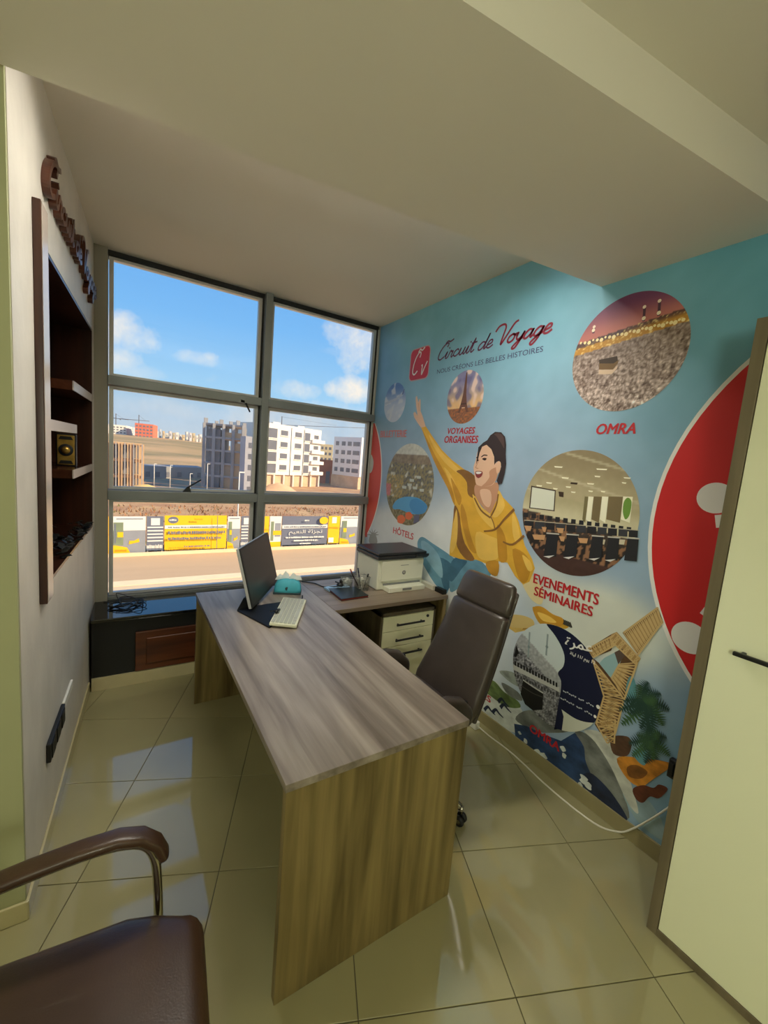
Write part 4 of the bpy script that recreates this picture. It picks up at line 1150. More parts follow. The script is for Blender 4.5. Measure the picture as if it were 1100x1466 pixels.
def frond(c, tip, w, mt, layer, droop=.25):
    mx_, mz_ = (c[0] + tip[0]) / 2, (c[1] + tip[1]) / 2; dx_, dz_ = tip[0] - c[0], tip[1] - c[1]; l_ = math.hypot(dx_, dz_)
    m_ = (mx_ - dz_ * .12, mz_ + droop * l_ * .5)
    q = catmull([(c[0], c[1], 0), (m_[0], m_[1], 0), (tip[0], tip[1], 0)], 7)
    for k in range(1, len(q)):
        t = k / len(q); p = q[k]; d_ = (q[k] - q[k - 1]).normalized(); n_ = Vector((-d_.y, d_.x, 0)); ww = w * math.sin(PI * min(1, .15 + t * .85)) + .004
        layer_ = b.lay(layer)
        for sg in (-1, 1):
            a_ = q[k - 1]; e = a_ + n_ * ww * sg + (p - a_) * .9
            b.add([w3(a_.x, a_.y, layer_ ), w3(p.x, p.y, layer_), w3(e.x, e.y, layer_)], [(0, 1, 2)], mt)
c1 = C4(868, 566)
for k, (x, y) in enumerate(((975, 600), (948, 668), (900, 690), (850, 680), (768, 662), (758, 600), (775, 560), (845, 488), (885, 478), (940, 530), (925, 560), (805, 615))):
    frond(c1, C4(x, y), .038, (pg1, pg2)[k % 3 == 1], 8)
b.smooth_poly([C4(785, 520), C4(800, 455), C4(825, 470), C4(832, 540), C4(810, 555)], pg3, 7)
b.line([c1, C4(880, 640), C4(893, 700)], .008, pg1, 7)
c2 = C4(888, 732)
for k, (x, y) in enumerate(((978, 800), (965, 720), (935, 700), (888, 660), (835, 710), (800, 745), (815, 800), (870, 830), (905, 815))):
    frond(c2, C4(x, y), .034, (pg2, pg1)[k % 2], 9)
b.smooth_poly([C4(815, 785), C4(850, 765), C4(880, 790), C4(870, 840), C4(840, 825)], pg3, 7)
mp(b, 'printed_palms')

# --- round photographs
def crowd(u, v, f=34): return 60 * nz(u, v, f, 2) + 40 * nz(u, v, f * .5, 5)
def omra_photo(u, v):
    hz = .22 + .12 * u
    if v > hz + .22: return mixc((196, 120, 110), (112, 58, 96), sm(hz + .2, .95, v))
    if v > hz:
        t = (v - hz) / .22; n_ = nz(u, v, 26, 1)
        c = mixc((196, 140, 54), (96, 66, 62), sm(.45, .9, t)); c = mixc(c, (252, 226, 150), sm(.15, .5, n_) * .9)
        if t > .55 and u < -.1: c = mixc(c, (70, 52, 66), .6)
        return c
    t = (hz - v) / 1.2; k = 120 + crowd(u, v) * (1 + t) + 20 * t
    return (k + 26, k + 6, k - 4)
picture('printed_photo', (2.345, 2.263), .271, omra_photo, 3, 'round photo of a crowd around a black cube at dusk', 96)
C3 = crop(810, 410, 5.79)
b = Print()
b.poly([C3(280, 610), C3(432, 578), C3(436, 618), C3(400, 640), C3(282, 640)], drk, 5); b.poly([C3(282, 640), C3(400, 640), C3(440, 612), C3(436, 640), C3(395, 690), C3(280, 690)], pm(116, 88, 52), 5)
b.poly([C3(278, 692), C3(396, 690), C3(436, 652), C3(430, 680), C3(385, 728), C3(274, 730)], pm(214, 188, 160), 5)
for x, y0_, y1_ in ((655, 165, 290), (780, 115, 245), (238, 330, 390)):
    b.line([C3(x + 4, y0_), C3(x - 6, y1_)], .006, pm(86, 56, 72), 4, 1); q = C3(x + 2, y0_ + 6); b.disc(q, .008, pm(250, 230, 210), 5, 10); q = C3(x - 4, y1_ - 25); b.disc(q, .009, pm(250, 236, 210), 5, 10)
for k in range(26):
    x = 130 + k * 34; y = 470 - (x - 130) * .235 + (7 * (k % 3))
    b.disc(C3(x, y), .006 + .002 * (k % 3), pm(255, 236, 180), 5, 8)
mp(b, 'printed_shrine')['kind'] = 'stuff'

def conf_photo(u, v):
    n_ = 5 * nz(u, v, 12)
    if v > .20 - .02 * u: c = mixc((182, 170, 136), (142, 128, 98), sm(.2, .95, v)); c = mixc(c, (206, 198, 168), .6 * sm(.93, .99, math.sin((v + .22 * u) * 16)))
    elif v > -.16 - .10 * u: c = mixc((212, 204, 170), (178, 168, 132), sm(-.1, .2, v))
    elif v > -.72: c = mixc((74, 62, 54), (40, 34, 32), sm(-.2, -.6, v)) if nz(u, v, 14, 4) < .12 else (150, 110, 80)
    else: c = (74, 50, 44)
    return tuple(x + n_ for x in c)
picture('printed_photo', (2.197, 1.472), .331, conf_photo, 3, 'round photo of a conference room with rows of chairs', 80)
C5 = crop(740, 630, 5.637)
b = Print(); bl = pm(34, 34, 38); bl2 = pm(54, 56, 62); tan = pm(206, 158, 112); lite = pm(244, 240, 214)
b.poly([C5(120, 368), C5(318, 405), C5(308, 575), C5(102, 550)], drk, 4); b.poly([C5(128, 380), C5(310, 413), C5(300, 566), C5(112, 544)], pm(222, 224, 208), 5)
b.poly([C5(340, 415), C5(382, 420), C5(380, 462), C5(345, 455)], drk, 5)
for x0_, x1_, cl in ((552, 580, pm(122, 112, 76)), (625, 690, pm(120, 104, 72)), (745, 860, pm(122, 106, 74)), (582, 622, lite), (692, 742, lite), (862, 940, lite)):
    b.poly([C5(x0_, 455), C5(x1_, 458), C5(x1_ - 25, 668), C5(x0_ - 20, 640)], cl, 4)
b.smooth_poly([C5(868, 500), C5(900, 465), C5(930, 500), C5(915, 600), C5(880, 640), C5(860, 580)], pm(110, 150, 60), 5)
for x, y, w_ in ((340, 216, 70), (395, 305, 60), (185, 368, 50), (265, 345, 50), (600, 352, 60), (690, 235, 90), (655, 293, 50), (895, 305, 60), (420, 378, 45), (315, 392, 40), (460, 420, 40), (600, 412, 40), (870, 345, 40), (700, 415, 40)):
    b.poly([C5(x - w_ / 2, y - 6), C5(x + w_ / 2, y - 2), C5(x + w_ / 2 - 8, y + 9), C5(x - w_ / 2 + 6, y + 5)], lite, 5)
b.poly([C5(440, 340), C5(495, 345), C5(490, 360), C5(436, 354)], drk, 5)
rows = [(585, 62, 34, 30, 9), (640, 62, 40, 38, 8)]
for k in range(14):
    x = 60 + k * 64; y = 575 + x * .14; b.poly([C5(x, y), C5(x + 36, y + 4), C5(x + 34, y + 40), C5(x - 4, y + 36)], bl, 5)
for k in range(11):
    x = 70 + k * 84; y = 650 + (x - 70) * .09; b.poly([C5(x, y), C5(x + 72, y + 5), C5(x + 70, y + 62), C5(x - 3, y + 56)], (bl, bl2)[k % 2], 6)
    b.poly([C5(x - 5, y - 6), C5(x + 82, y), C5(x + 82, y + 6), C5(x - 5, y)], pm(190, 180, 160), 6)
for x, y, w_ in ((65, 690, 60), (205, 700, 40), (325, 708, 60), (130, 762, 105), (345, 775, 50), (500, 790, 80), (680, 800, 40), (805, 800, 75)):
    b.poly([C5(x, y), C5(x + w_, y + 4), C5(x + w_ - 10, y + 44), C5(x + 15, y + 40)], tan if x < 600 else pm(214, 204, 178), 7)
for x, y in ((235, 752), (395, 760), (600, 772), (730, 782), (885, 790)):
    b.poly([C5(x + 15, y), C5(x + 105, y + 8), C5(x + 88, y + 190), C5(x - 14, y + 180)], bl, 8); b.poly([C5(x + 10, y - 6), C5(x + 112, y + 2), C5(x + 112, y + 12), C5(x + 10, y + 4)], pm(200, 196, 188), 9)
    if x < 800: b.poly([C5(x - 15, y + 186), C5(x + 75, y + 178), C5(x + 30, y + 200)], pm(226, 224, 220), 9)
mp(b, 'printed_chairs')['kind'] = 'stuff'

def kaaba_photo(u, v):
    k = 0
    d = v + .45 * u
    if d > .15: c = (206, 216, 214)
    elif d > -.18: c = tuple(170 + 30 * nz(u, v, 20) + x for x in (0, 2, 2))
    else:
        g = 120 + crowd(u, v, 40) * 1.6; c = (g, g, g + 4)
    return c
kc_, kr_ = (2.213, .565), .281
picture('printed_photo', kc_, kr_, kaaba_photo, 6, 'round photo of the black cube beside a navy panel', 90)
C7 = crop(720, 880, 6.875)
b = Print(); nv = pm(16, 22, 52); bk_ = pm(16, 16, 18); stone = pm(196, 196, 190)
def ang(q): return math.atan2(q[1] - kc_[1], q[0] - kc_[0])
edge = [C7(440, 104), C7(520, 205), C7(585, 320), C7(614, 420), C7(600, 510), C7(548, 572), C7(578, 650), C7(574, 760), C7(548, 900), C7(512, 1130)]
ed = [(p.x, p.y) for p in catmull([(x, y, 0) for x, y in edge], 4)]
a0_, a1_ = ang(ed[-1]), ang(ed[0])
arc = [(kc_[0] + kr_ * math.cos(a0_ + (a1_ - a0_) * i / 40), kc_[1] + kr_ * math.sin(a0_ + (a1_ - a0_) * i / 40)) for i in range(41)]
b.poly(ed + arc, nv, 8)
e2 = [C7(585, 930), C7(700, 1010), C7(800, 1050), C7(900, 1062)]
e2 = [(p.x, p.y) for p in catmull([(x, y, 0) for x, y in e2], 4)]
a2, a3 = ang(e2[-1]), ang(C7(592, 1165))
b.poly(e2 + [(kc_[0] + kr_ * math.cos(a2 + (a3 - a2) * i / 12), kc_[1] + kr_ * math.sin(a2 + (a3 - a2) * i / 12)) for i in range(13)] + [C7(605, 1000)], pm(204, 206, 190), 9)
b.poly([C7(205, 640), C7(300, 705), C7(405, 770), C7(395, 935), C7(300, 940), C7(225, 880), C7(180, 780)], bk_, 8)
b.line([C7(205, 640), C7(300, 705), C7(405, 770)], .004, stone, 9)
b.line([C7(190, 700), C7(300, 770), C7(400, 810)], .003, pm(70, 66, 60), 9)
b.poly([C7(110, 490), C7(560, 715), C7(562, 760), C7(110, 540)], stone, 7)
for k in range(15):
    x = 128 + k * 29; y = 452 + k * 15; b.poly([C7(x - 8, y), C7(x + 9, y + 8), C7(x + 9, y + 52), C7(x - 8, y + 44)], bk_, 8)
    x = 128 + k * 29; y = 575 + k * 14; b.poly([C7(x - 7, y), C7(x + 8, y + 7), C7(x + 8, y + 36), C7(x - 7, y + 30)], pm(60, 60, 62), 7)
b.poly([C7(118, 400), C7(140, 300), C7(164, 375), C7(130, 420)], bk_, 8)
for x0_, y0_, y1_ in ((270, 170, 420), (448, 190, 400)):
    b.line([C7(x0_, y0_), C7(x0_ - 16, y1_)], .0055, pm(150, 164, 164), 7, 1); b.disc(C7(x0_ - 8, (y0_ + y1_) / 2 + 20), .009, pm(130, 146, 146), 8, 10)
mp(b, 'printed_panel')
b = Print()
A0 = C7(615, 345); A1 = C7(860, 345)
def arab(txt, x0_, y0_, x1_, y1_, h, lay=10, bold=.02, mt=white):
    p, q = C7(x0_, y0_), C7(x1_, y1_)
    b.text(txt, p[0], q[0], p[1], h, mt, lay, bold, slope=(q[1] - p[1]) / (q[0] - p[0]))
arab('\ufe93\ufeae\ufee4\ufecb', 615, 325, 880, 400, .062, bold=.03)
arab('\ufe94\ufee0\ufef4\ufedf 11/ \ufee1\ufeee\ufef3 12', 665, 405, 912, 505, .026)
for (x0_, y0_, x1_, y1_) in ((600, 745, 905, 900), (575, 815, 890, 985)):          # two lines too small to read
    n = 16
    for k in range(n):
        t0, t1 = k / n, (k + .75) / n
        if k in (7, 11): continue
        pa = C7(lerp(x0_, x1_, t0), lerp(y0_, y1_, t0) + 6 * math.sin(k * 2.3)); pb = C7(lerp(x0_, x1_, t1), lerp(y0_, y1_, t1) + 6 * math.sin(k * 1.7 + 1))
        b.line([pa, pb], .0032, pm(190, 194, 200), 10, 1)
b.disc(C7(945, 905), .010, white, 10, 12); b.disc(C7(915, 1000), .008, white, 10, 12)
mp(b, 'panel_lettering')['kind'] = 'stuff'

def hotel_photo(u, v):
    n_ = nz(u, v, 7, 3); n2 = nz(u, v, 17, 6)
    if v > .72: c = (206, 206, 196)
    elif v > .52: c = mixc((128, 112, 98), (156, 140, 118), n_ + .5)
    elif v > -.35: c = mixc((150, 138, 104), (92, 92, 92), sm(-.1, .3, n2)); c = mixc(c, (200, 196, 180), sm(.25, .45, n_))
    else: c = mixc((104, 100, 72), (150, 140, 110), n2 + .5)
    if u < -.2 and -.4 < v < .2 and n2 > .1: c = (176, 150, 90)
    if u < -.75 and -.35 < v < -.05: c = (200, 120, 120)
    return tuple(x + 20 * n2 for x in c)
picture('printed_photo', (.672, 1.484), .341, hotel_photo, 3, 'round photo of a hotel pool with parasols', 64)
C6 = crop(540, 620, 9.16)
b = Print(); pool = pm(92, 164, 212)
b.smooth_poly([C6(205, 960), C6(260, 880), C6(350, 840), C6(450, 835), C6(560, 860), C6(660, 950), C6(640, 1020), C6(590, 1060), C6(450, 1060), C6(300, 1000), C6(230, 1000)], pool, 4)
b.smooth_poly([C6(430, 960), C6(450, 880), C6(520, 860), C6(600, 900), C6(660, 960), C6(620, 1050), C6(500, 1060)], pm(74, 146, 204), 5)
for x, y, r_ in ((320, 1130, 58), (420, 1085, 52)):
    b.smooth_poly([C6(x + r_ * math.cos(k * PI / 5) * (1 - .15 * (k % 2)), y + r_ * math.sin(k * PI / 5)) for k in range(10)], pm(226, 112, 70), 6, 3)
b.poly([C6(490, 1080), C6(560, 1070), C6(555, 1160), C6(480, 1190)], pm(104, 106, 134), 6)
for x, y in ((330, 690), (400, 660), (470, 700), (560, 730), (430, 600), (520, 560)): b.poly([C6(x, y), C6(x + 60, y + 5), C6(x + 55, y + 40), C6(x + 4, y + 36)], pm(196, 200, 192), 4)
mp(b, 'printed_pool')
def dusk_photo(u, v):
    c = mixc((236, 190, 130), (140, 136, 176), sm(-.4, .7, v)); n_ = nz(u, v, 3.2, 9)
    c = mixc(c, (236, 208, 196), sm(.05, .4, n_)); c = mixc(c, (110, 104, 146), sm(.1, .5, -n_) * .7)
    if v < -.42: c = mixc((120, 84, 62), (196, 116, 60), nz(u, v, 14) + .4)
    return c
picture('printed_photo', (1.255, 2.151), .183, dusk_photo, 3, 'round photo of a lattice tower at sunset', 56)
b = Print(); q = (1.255, 2.151); R_ = .183
b.poly([(q[0] + x * R_, q[1] + z * R_) for x, z in ((-.30, -.58), (-.17, -.25), (-.09, .1), (-.03, .92), (.03, .92), (.09, .1), (.17, -.25), (.30, -.58), (.18, -.58), (.08, -.38), (-.08, -.38), (-.18, -.58))], pm(112, 74, 58), 4)
b.poly([(q[0] + x * R_, q[1] + z * R_) for x, z in ((-.16, -.22), (.16, -.22), (.16, -.28), (-.16, -.28))], pm(84, 54, 44), 5)
mp(b, 'printed_tower')
def cloud_photo(u, v):
    c = mixc((206, 212, 226), (92, 128, 190), sm(-.3, .9, v)); return mixc(c, (222, 224, 230), sm(.0, .4, nz(u, v, 3.5, 12)) * .9)
picture('printed_photo', (.357, 2.18), .17, cloud_photo, 3, 'round photo of clouds and an aircraft wing', 44)
b = Print(); q = (.357, 2.18); R_ = .17
b.poly([(q[0] + x * R_, q[1] + z * R_) for x, z in ((-.95, .06), (.2, .25), (.75, .42), (.75, .34), (.1, .08), (-.9, -.04))], pm(196, 202, 216), 4)
b.poly([(q[0] + x * R_, q[1] + z * R_) for x, z in ((.62, .36), (.8, .62), (.84, .6), (.74, .34))], pm(90, 104, 160), 5)
mp(b, 'printed_wing')

# --- statue crown behind the printer
b = Print(); gst = pm(150, 152, 148); C9 = crop(500, 640, 9.16)
b.smooth_poly([C9(270, 1260), C9(265, 1190), C9(290, 1140), C9(330, 1130), C9(360, 1180), C9(365, 1260)], gst, 1)
for x, y in ((240, 1150), (262, 1090), (300, 1070), (345, 1080), (380, 1110), (390, 1150)): b.line([C9(315, 1150), C9(x, y)], [.010, .002], gst, 2, 1)
b.poly([C9(212, 1120), C9(240, 1118), C9(238, 1180), C9(210, 1180)], pm(206, 92, 90), 1)
mp(b, 'printed_statue')

# --- the woman in the yellow hoodie
C2 = crop(560, 560, 3.667)
b = Print(); ye = pn(228, 176, 58, .10, 9); ye2 = pn(200, 144, 42, .14, 9); ye3 = pn(240, 196, 92, .08, 9); br = pn(142, 98, 46, .2, 9); sk = pm(232, 190, 160); sk2 = pm(202, 150, 118); hr = pm(54, 42, 42); hr2 = pm(86, 66, 62)
jn = pn(110, 160, 184, .15, 14); jn2 = pn(66, 112, 138, .2, 14); jn3 = pn(144, 186, 204, .12, 14); ink = pm(60, 38, 34)
b.smooth_poly([C2(140, 790), C2(165, 765), C2(220, 800), C2(312, 862), C2(345, 900), C2(330, 960), C2(300, 1050), C2(280, 1060), C2(230, 1010), C2(170, 910), C2(145, 840)], jn, 1)
b.smooth_poly([C2(250, 880), C2(310, 900), C2(330, 950), C2(300, 1045), C2(270, 1010)], jn2, 2)
b.smooth_poly([C2(160, 785), C2(210, 810), C2(260, 880), C2(270, 980), C2(220, 930), C2(170, 850)], jn3, 2)
b.smooth_poly([C2(325, 885), C2(400, 885), C2(460, 885), C2(505, 925), C2(525, 965), C2(470, 1000), C2(380, 1020), C2(310, 1050)], jn, 2)
b.smooth_poly([C2(330, 880), C2(400, 890), C2(370, 935), C2(320, 1000), C2(300, 960)], jn2, 3)
b.poly([C2(160, 192), C2(182, 182), C2(215, 232), C2(268, 308), C2(322, 362), C2(388, 412), C2(445, 445), C2(455, 520), C2(440, 590), C2(334, 598), C2(300, 512), C2(262, 440), C2(225, 362), C2(190, 272)], ye, 4)
b.poly([C2(335, 600), C2(345, 560), C2(400, 530), C2(445, 545), C2(470, 600), C2(520, 645), C2(560, 565), C2(584, 552), C2(640, 610), C2(672, 685), C2(692, 765), C2(704, 810), C2(742, 880), C2(757, 930), C2(745, 960), C2(728, 1000), C2(695, 1015), C2(652, 970), C2(612, 900), C2(565, 892), C2(560, 968), C2(520, 955), C2(500, 905), C2(450, 885), C2(400, 887), C2(360, 880), C2(308, 862), C2(310, 820), C2(322, 720)], ye, 4)
for pts, mt in (
    ([(164, 200), (180, 230), (235, 340), (290, 440), (330, 540), (334, 598), (300, 512), (262, 440), (225, 362), (190, 272)], ye2),
    ([(200, 225), (260, 310), (330, 380), (370, 420), (350, 430), (280, 370), (225, 290)], ye3),
    ([(345, 420), (388, 412), (440, 445), (450, 500), (440, 560), (405, 540), (400, 480), (370, 440)], br),
    ([(280, 400), (300, 450), (330, 520), (350, 560), (345, 500), (310, 430)], ye3),
    ([(315, 455), (345, 500), (372, 560), (360, 600), (340, 560)], ye2),
    ([(335, 600), (360, 640), (370, 720), (390, 800), (440, 880), (400, 885), (350, 820), (330, 700)], br),
    ([(372, 590), (395, 640), (410, 720), (430, 790), (450, 850), (415, 830), (385, 740), (368, 650)], ye2),
    ([(345, 620), (352, 700), (345, 800), (320, 850), (312, 820), (325, 720)], ye3),
    ([(450, 740), (520, 760), (570, 790), (560, 880), (480, 885), (450, 840)], ye3),
    ([(560, 700), (600, 760), (612, 860), (605, 895), (570, 890), (560, 800)], ye2),
    ([(640, 640), (665, 690), (680, 770), (660, 800), (640, 740)], ye3),
    ([(640, 830), (700, 850), (735, 910), (720, 990), (690, 1005), (660, 950)], ye2),
    ([(690, 860), (730, 890), (745, 935), (720, 940)], ye3),
    ([(500, 900), (565, 892), (560, 968), (520, 955)], ye2)):
    b.smooth_poly([C2(*p) for p in pts], mt, 5, 3)
b.smooth_poly([C2(690, 1000), C2(730, 960), C2(770, 1000), C2(800, 1060), C2(790, 1120), C2(745, 1100), C2(715, 1060)], pm(226, 208, 156), 3)
b.smooth_poly([C2(745, 1140), C2(790, 1130), C2(850, 1170), C2(905, 1195), C2(890, 1235), C2(820, 1230), C2(775, 1205)], ye2, 3); b.smooth_poly([C2(770, 1160), C2(830, 1180), C2(870, 1215), C2(800, 1205)], ye3, 4)
b.smooth_poly([C2(610, 1180), C2(680, 1175), C2(745, 1200), C2(740, 1240), C2(620, 1235)], pm(214, 186, 118), 2)
b.smooth_poly([C2(447, 490), C2(500, 490), C2(560, 480), C2(566, 530), C2(548, 590), C2(520, 640), C2(482, 605), C2(455, 570), C2(440, 530)], sk2, 6)
b.smooth_poly([C2(470, 520), C2(520, 520), C2(530, 570), C2(515, 610), C2(485, 585)], sk, 7)
b.smooth_poly([C2(430, 545), C2(448, 560), C2(480, 608), C2(530, 655), C2(540, 720), C2(500, 690), C2(455, 630)], ye3, 7); b.smooth_poly([C2(568, 520), C2(600, 600), C2(560, 660), C2(530, 650), C2(556, 590)], ye3, 7)
b.line([C2(440, 560), C2(475, 625), C2(525, 665)], .006, br, 8); b.line([C2(566, 540), C2(555, 600), C2(528, 655)], .006, br, 8); b.line([C2(525, 655), C2(540, 690), C2(550, 730)], .004, br, 8)
b.line([C2(490, 735), C2(550, 725), C2(600, 670), C2(650, 620)], [.005, .009], br, 8); b.line([C2(590, 790), C2(640, 805), C2(702, 758)], [.005, .008], br, 8)
b.smooth_poly([C2(466, 302), C2(480, 284), C2(522, 284), C2(548, 325), C2(556, 385), C2(566, 420), C2(552, 470), C2(528, 496), C2(482, 500), C2(452, 490), C2(445, 468), C2(440, 432), C2(436, 398), C2(448, 362), C2(455, 325)], sk, 8)
b.smooth_poly([C2(520, 420), C2(556, 400), C2(562, 430), C2(548, 472), C2(524, 495), C2(480, 500), C2(500, 480), C2(520, 450)], sk2, 9, 3)
b.poly([C2(450, 385), C2(462, 295), C2(488, 270), C2(508, 258), C2(525, 232), C2(550, 214), C2(582, 216), C2(602, 240), C2(608, 282), C2(605, 332), C2(608, 382), C2(600, 432), C2(586, 484), C2(568, 492), C2(558, 470), C2(572, 430), C2(582, 395), C2(572, 366), C2(556, 372), C2(546, 388), C2(545, 345), C2(530, 305), C2(505, 282), C2(482, 292), C2(468, 325), C2(460, 360)], hr, 10)
b.smooth_poly([C2(545, 225), C2(575, 222), C2(595, 245), C2(598, 300), C2(580, 270), C2(560, 240)], hr2, 11, 3)
b.smooth_poly([C2(560, 372), C2(578, 372), C2(580, 400), C2(572, 426), C2(560, 432), C2(555, 405)], sk, 11, 3)
b.line([C2(478, 346), C2(492, 336), C2(510, 338)], [.004, .003], ink, 11); b.smooth_poly([C2(482, 356), C2(494, 350), C2(506, 355), C2(496, 364)], ink, 11, 3)
b.line([C2(452, 352), C2(458, 344), C2(464, 344)], .0035, ink, 11); b.smooth_poly([C2(452, 362), C2(460, 358), C2(464, 364), C2(456, 368)], ink, 11, 3)
b.line([C2(466, 360), C2(452, 392), C2(448, 402), C2(462, 406)], .0028, sk2, 11)
b.smooth_poly([C2(446, 424), C2(464, 420), C2(484, 424), C2(480, 444), C2(464, 456), C2(450, 448)], pm(140, 58, 56), 11, 3); b.smooth_poly([C2(450, 425), C2(466, 423), C2(480, 427), C2(468, 435), C2(453, 434)], white, 12, 3)
b.poly([C2(160, 192), C2(142, 168), C2(124, 138), C2(119, 116), C2(128, 108), C2(142, 130), C2(134, 80), C2(131, 34), C2(138, 24), C2(146, 60), C2(152, 40), C2(157, 46), C2(157, 105), C2(168, 132), C2(176, 160), C2(184, 186)], sk, 6)
b.line([C2(146, 62), C2(150, 105)], .0022, sk2, 7, 1)
mp(b, 'printed_figure', 'printed woman in a yellow hoodie with one arm raised')

# --- lettering
b = Print(); rt_ = pm(186, 34, 40); rt2 = pm(206, 92, 100)
def lab(txt, L_, R__, T_, mt=rt_, lay=4, bold=.045, refh=None, shear=0.0):
    p, q, t = WP(*L_), WP(*R__), WP(*T_)
    b = Print(); b.text(txt, p[0], q[0], (p[1] + q[1]) / 2, t[1] - p[1], mt, lay, bold, shear, refh=refh); o = mp(b, 'caption'); o['kind'] = 'stuff'
lab('OMRA', (854, 622.5), (910, 620.5), (857, 608), shear=.2)
lab('EVENEMENTS', (764, 836.5), (857, 864), (764.5, 823), lay=6)
lab('SÉMINAIRES', (765, 853.5), (848.5, 881), (765.5, 841), lay=6, refh=.70)
lab('VOYAGES', (641, 622), (680, 620.5), (642, 613.5), shear=.15)
lab('ORGANISES', (636.5, 635), (684.5, 633.5), (638, 625.5), shear=.1)
lab('HÔTELS', (563, 765), (592, 771), (563.5, 756.5), rt2, refh=.70)
lab('BILLETTERIE', (545, 626), (582, 626), (545, 617), pm(216, 130, 130))
lab('OMRA', (759, 1049), (802, 1073), (760.5, 1038.5), lay=12)
p, q = WP(682, 994), WP(703, 1004.5); w1 = q[0] - p[0]
b = Print(); b.text('ORGANISÉS', q[0] - w1 * 3.15, q[0], (p[1] + q[1]) / 2, .042, rt_, 6, .045, refh=.70)
mp(b, 'caption')['kind'] = 'stuff'
b = Print()
s0_, s1_, zb_, zt_ = .545, .812, 2.335, 2.592
def rr(a0, a1, b0, b1, r_):
    o = []
    for cx, cy, st0 in ((a1 - r_, b1 - r_, 0), (a0 + r_, b1 - r_, PI / 2), (a0 + r_, b0 + r_, PI), (a1 - r_, b0 + r_, 1.5 * PI)):
        o += [(cx + r_ * math.cos(st0 + k * PI / 12), cy + r_ * math.sin(st0 + k * PI / 12)) for k in range(7)]
    return o
b.poly(rr(s0_, s1_, zb_, zt_, .045), pm(206, 160, 164), 1); b.poly(rr(s0_ + .008, s1_ - .008, zb_ + .008, zt_ - .008, .04), pm(196, 44, 62), 2)
for chx, ox, oz, k in (('C', .575, 2.385, .072), ('v', .69, 2.375, .072)):
    for s_ in GLY[chx][1]: b.line([(ox + (x + .2 * y) * k * .9, oz + y * k) for x, y in s_], .0062, white, 3, 5)
mp(b, 'logo', 'red rounded square logo with white script letters')
b = Print(); st, adv = script_strokes('Circuit de Voyage', .30)
sc_m = [pm(104, 50, 84), pm(140, 40, 60)]
kx = (1.915 - .885) / (adv + .3)
for i, (chx, strokes) in enumerate(st):
    x_ = i / len(st)
    for s_ in strokes: b.line([(.895 + x * kx, 2.452 + .0 * x + y * .046) for x, y in s_], .0052 if x_ < .6 else .0066, sc_m[x_ > .55], 3, 5)
b.text('NOUS CRÉONS LES BELLES HISTOIRES', .92, 1.872, 2.352, .032, pm(70, 66, 110), 3, .0, refh=.70)
mp(b, 'lettering', 'cursive company name and slogan')['kind'] = 'stuff'
# ------------------------------------------------------------------ outdoors: street, hoardings and the town beyond
G = CAM_H - 7.0
def gm(name, c, var=.12, sc=.6, rough=.95, **k): return M(name, S(*c), rough, var=var, vscale=sc, **k)
road_m = gm('dusty_asphalt', (206, 174, 134), .06, .5, vstretch=(.15, 1, 1)); pave_m = gm('pale_pavement', (228, 200, 156), .06, 1.2, vstretch=(.2, 1, 1)); kerb_m = gm('kerb_stone', (246, 222, 176), .04, 2)
earth_m = gm('dry_earth', (186, 136, 96), .16, .35, c2=S(206, 168, 118)); hill_m = gm('dry_hill_grass', (124, 122, 68), .2, .05, c2=S(214, 172, 116), vstretch=(.35, 1, 1))
struct(MB().box(-120, 200, 23.4, 28.85, G - .5, G, road_m).build('road'))
struct(MB().box(-120, 200, 22.6, 23.4, G - .5, G + .10, kerb_m).build('kerb_near'))
struct(MB().box(-120, 200, 10, 22.6, G - .5, G + .08, pave_m).build('pavement'))
struct(MB().box(-120, 200, 28.85, 29.25, G - .5, G + .14, kerb_m).build('kerb_far'))
def ground_h(x, y):
    h = G + .02 + .25 * mnoise.noise(Vector((x * .15, y * .15, 0)))
    if y < 31: h = G + .02
    t = max(0, (y - 92) / 200)
    ang_ = x / max(y, 1)
    peak = 10.2 - 5.0 * sm(.12, .34, ang_)
    h += peak * sm(0, 1, t) + (.8 * mnoise.noise(Vector((x * .02, y * .02, 3))) * min(1, t * 3))
    return h
ys = [29.25, 31, 34, 38, 43, 50, 58, 68, 80, 92, 105, 120, 136, 152, 170, 190, 210, 232, 255, 280, 300, 330, 400, 700, 1500]
xs = [-60 + i * 6 for i in range(40)]
P_ = []
for y in ys:
    k = max(1, y / 60); P_.append([(x * k, y, ground_h(x * k, y)) for x in xs])
b = MB(); nv_ = len(xs)
vs = [p for r_ in P_ for p in r_]
f1 = [(i * nv_ + j, (i + 1) * nv_ + j, (i + 1) * nv_ + j + 1, i * nv_ + j + 1) for i in range(len(ys) - 1) for j in range(nv_ - 1) if ys[i] < 90]
f2 = [(i * nv_ + j, (i + 1) * nv_ + j, (i + 1) * nv_ + j + 1, i * nv_ + j + 1) for i in range(len(ys) - 1) for j in range(nv_ - 1) if ys[i] >= 90]
b.add(vs, f1, earth_m, True); b.add(vs, f2, hill_m, True)
struct(b.build('ground'))
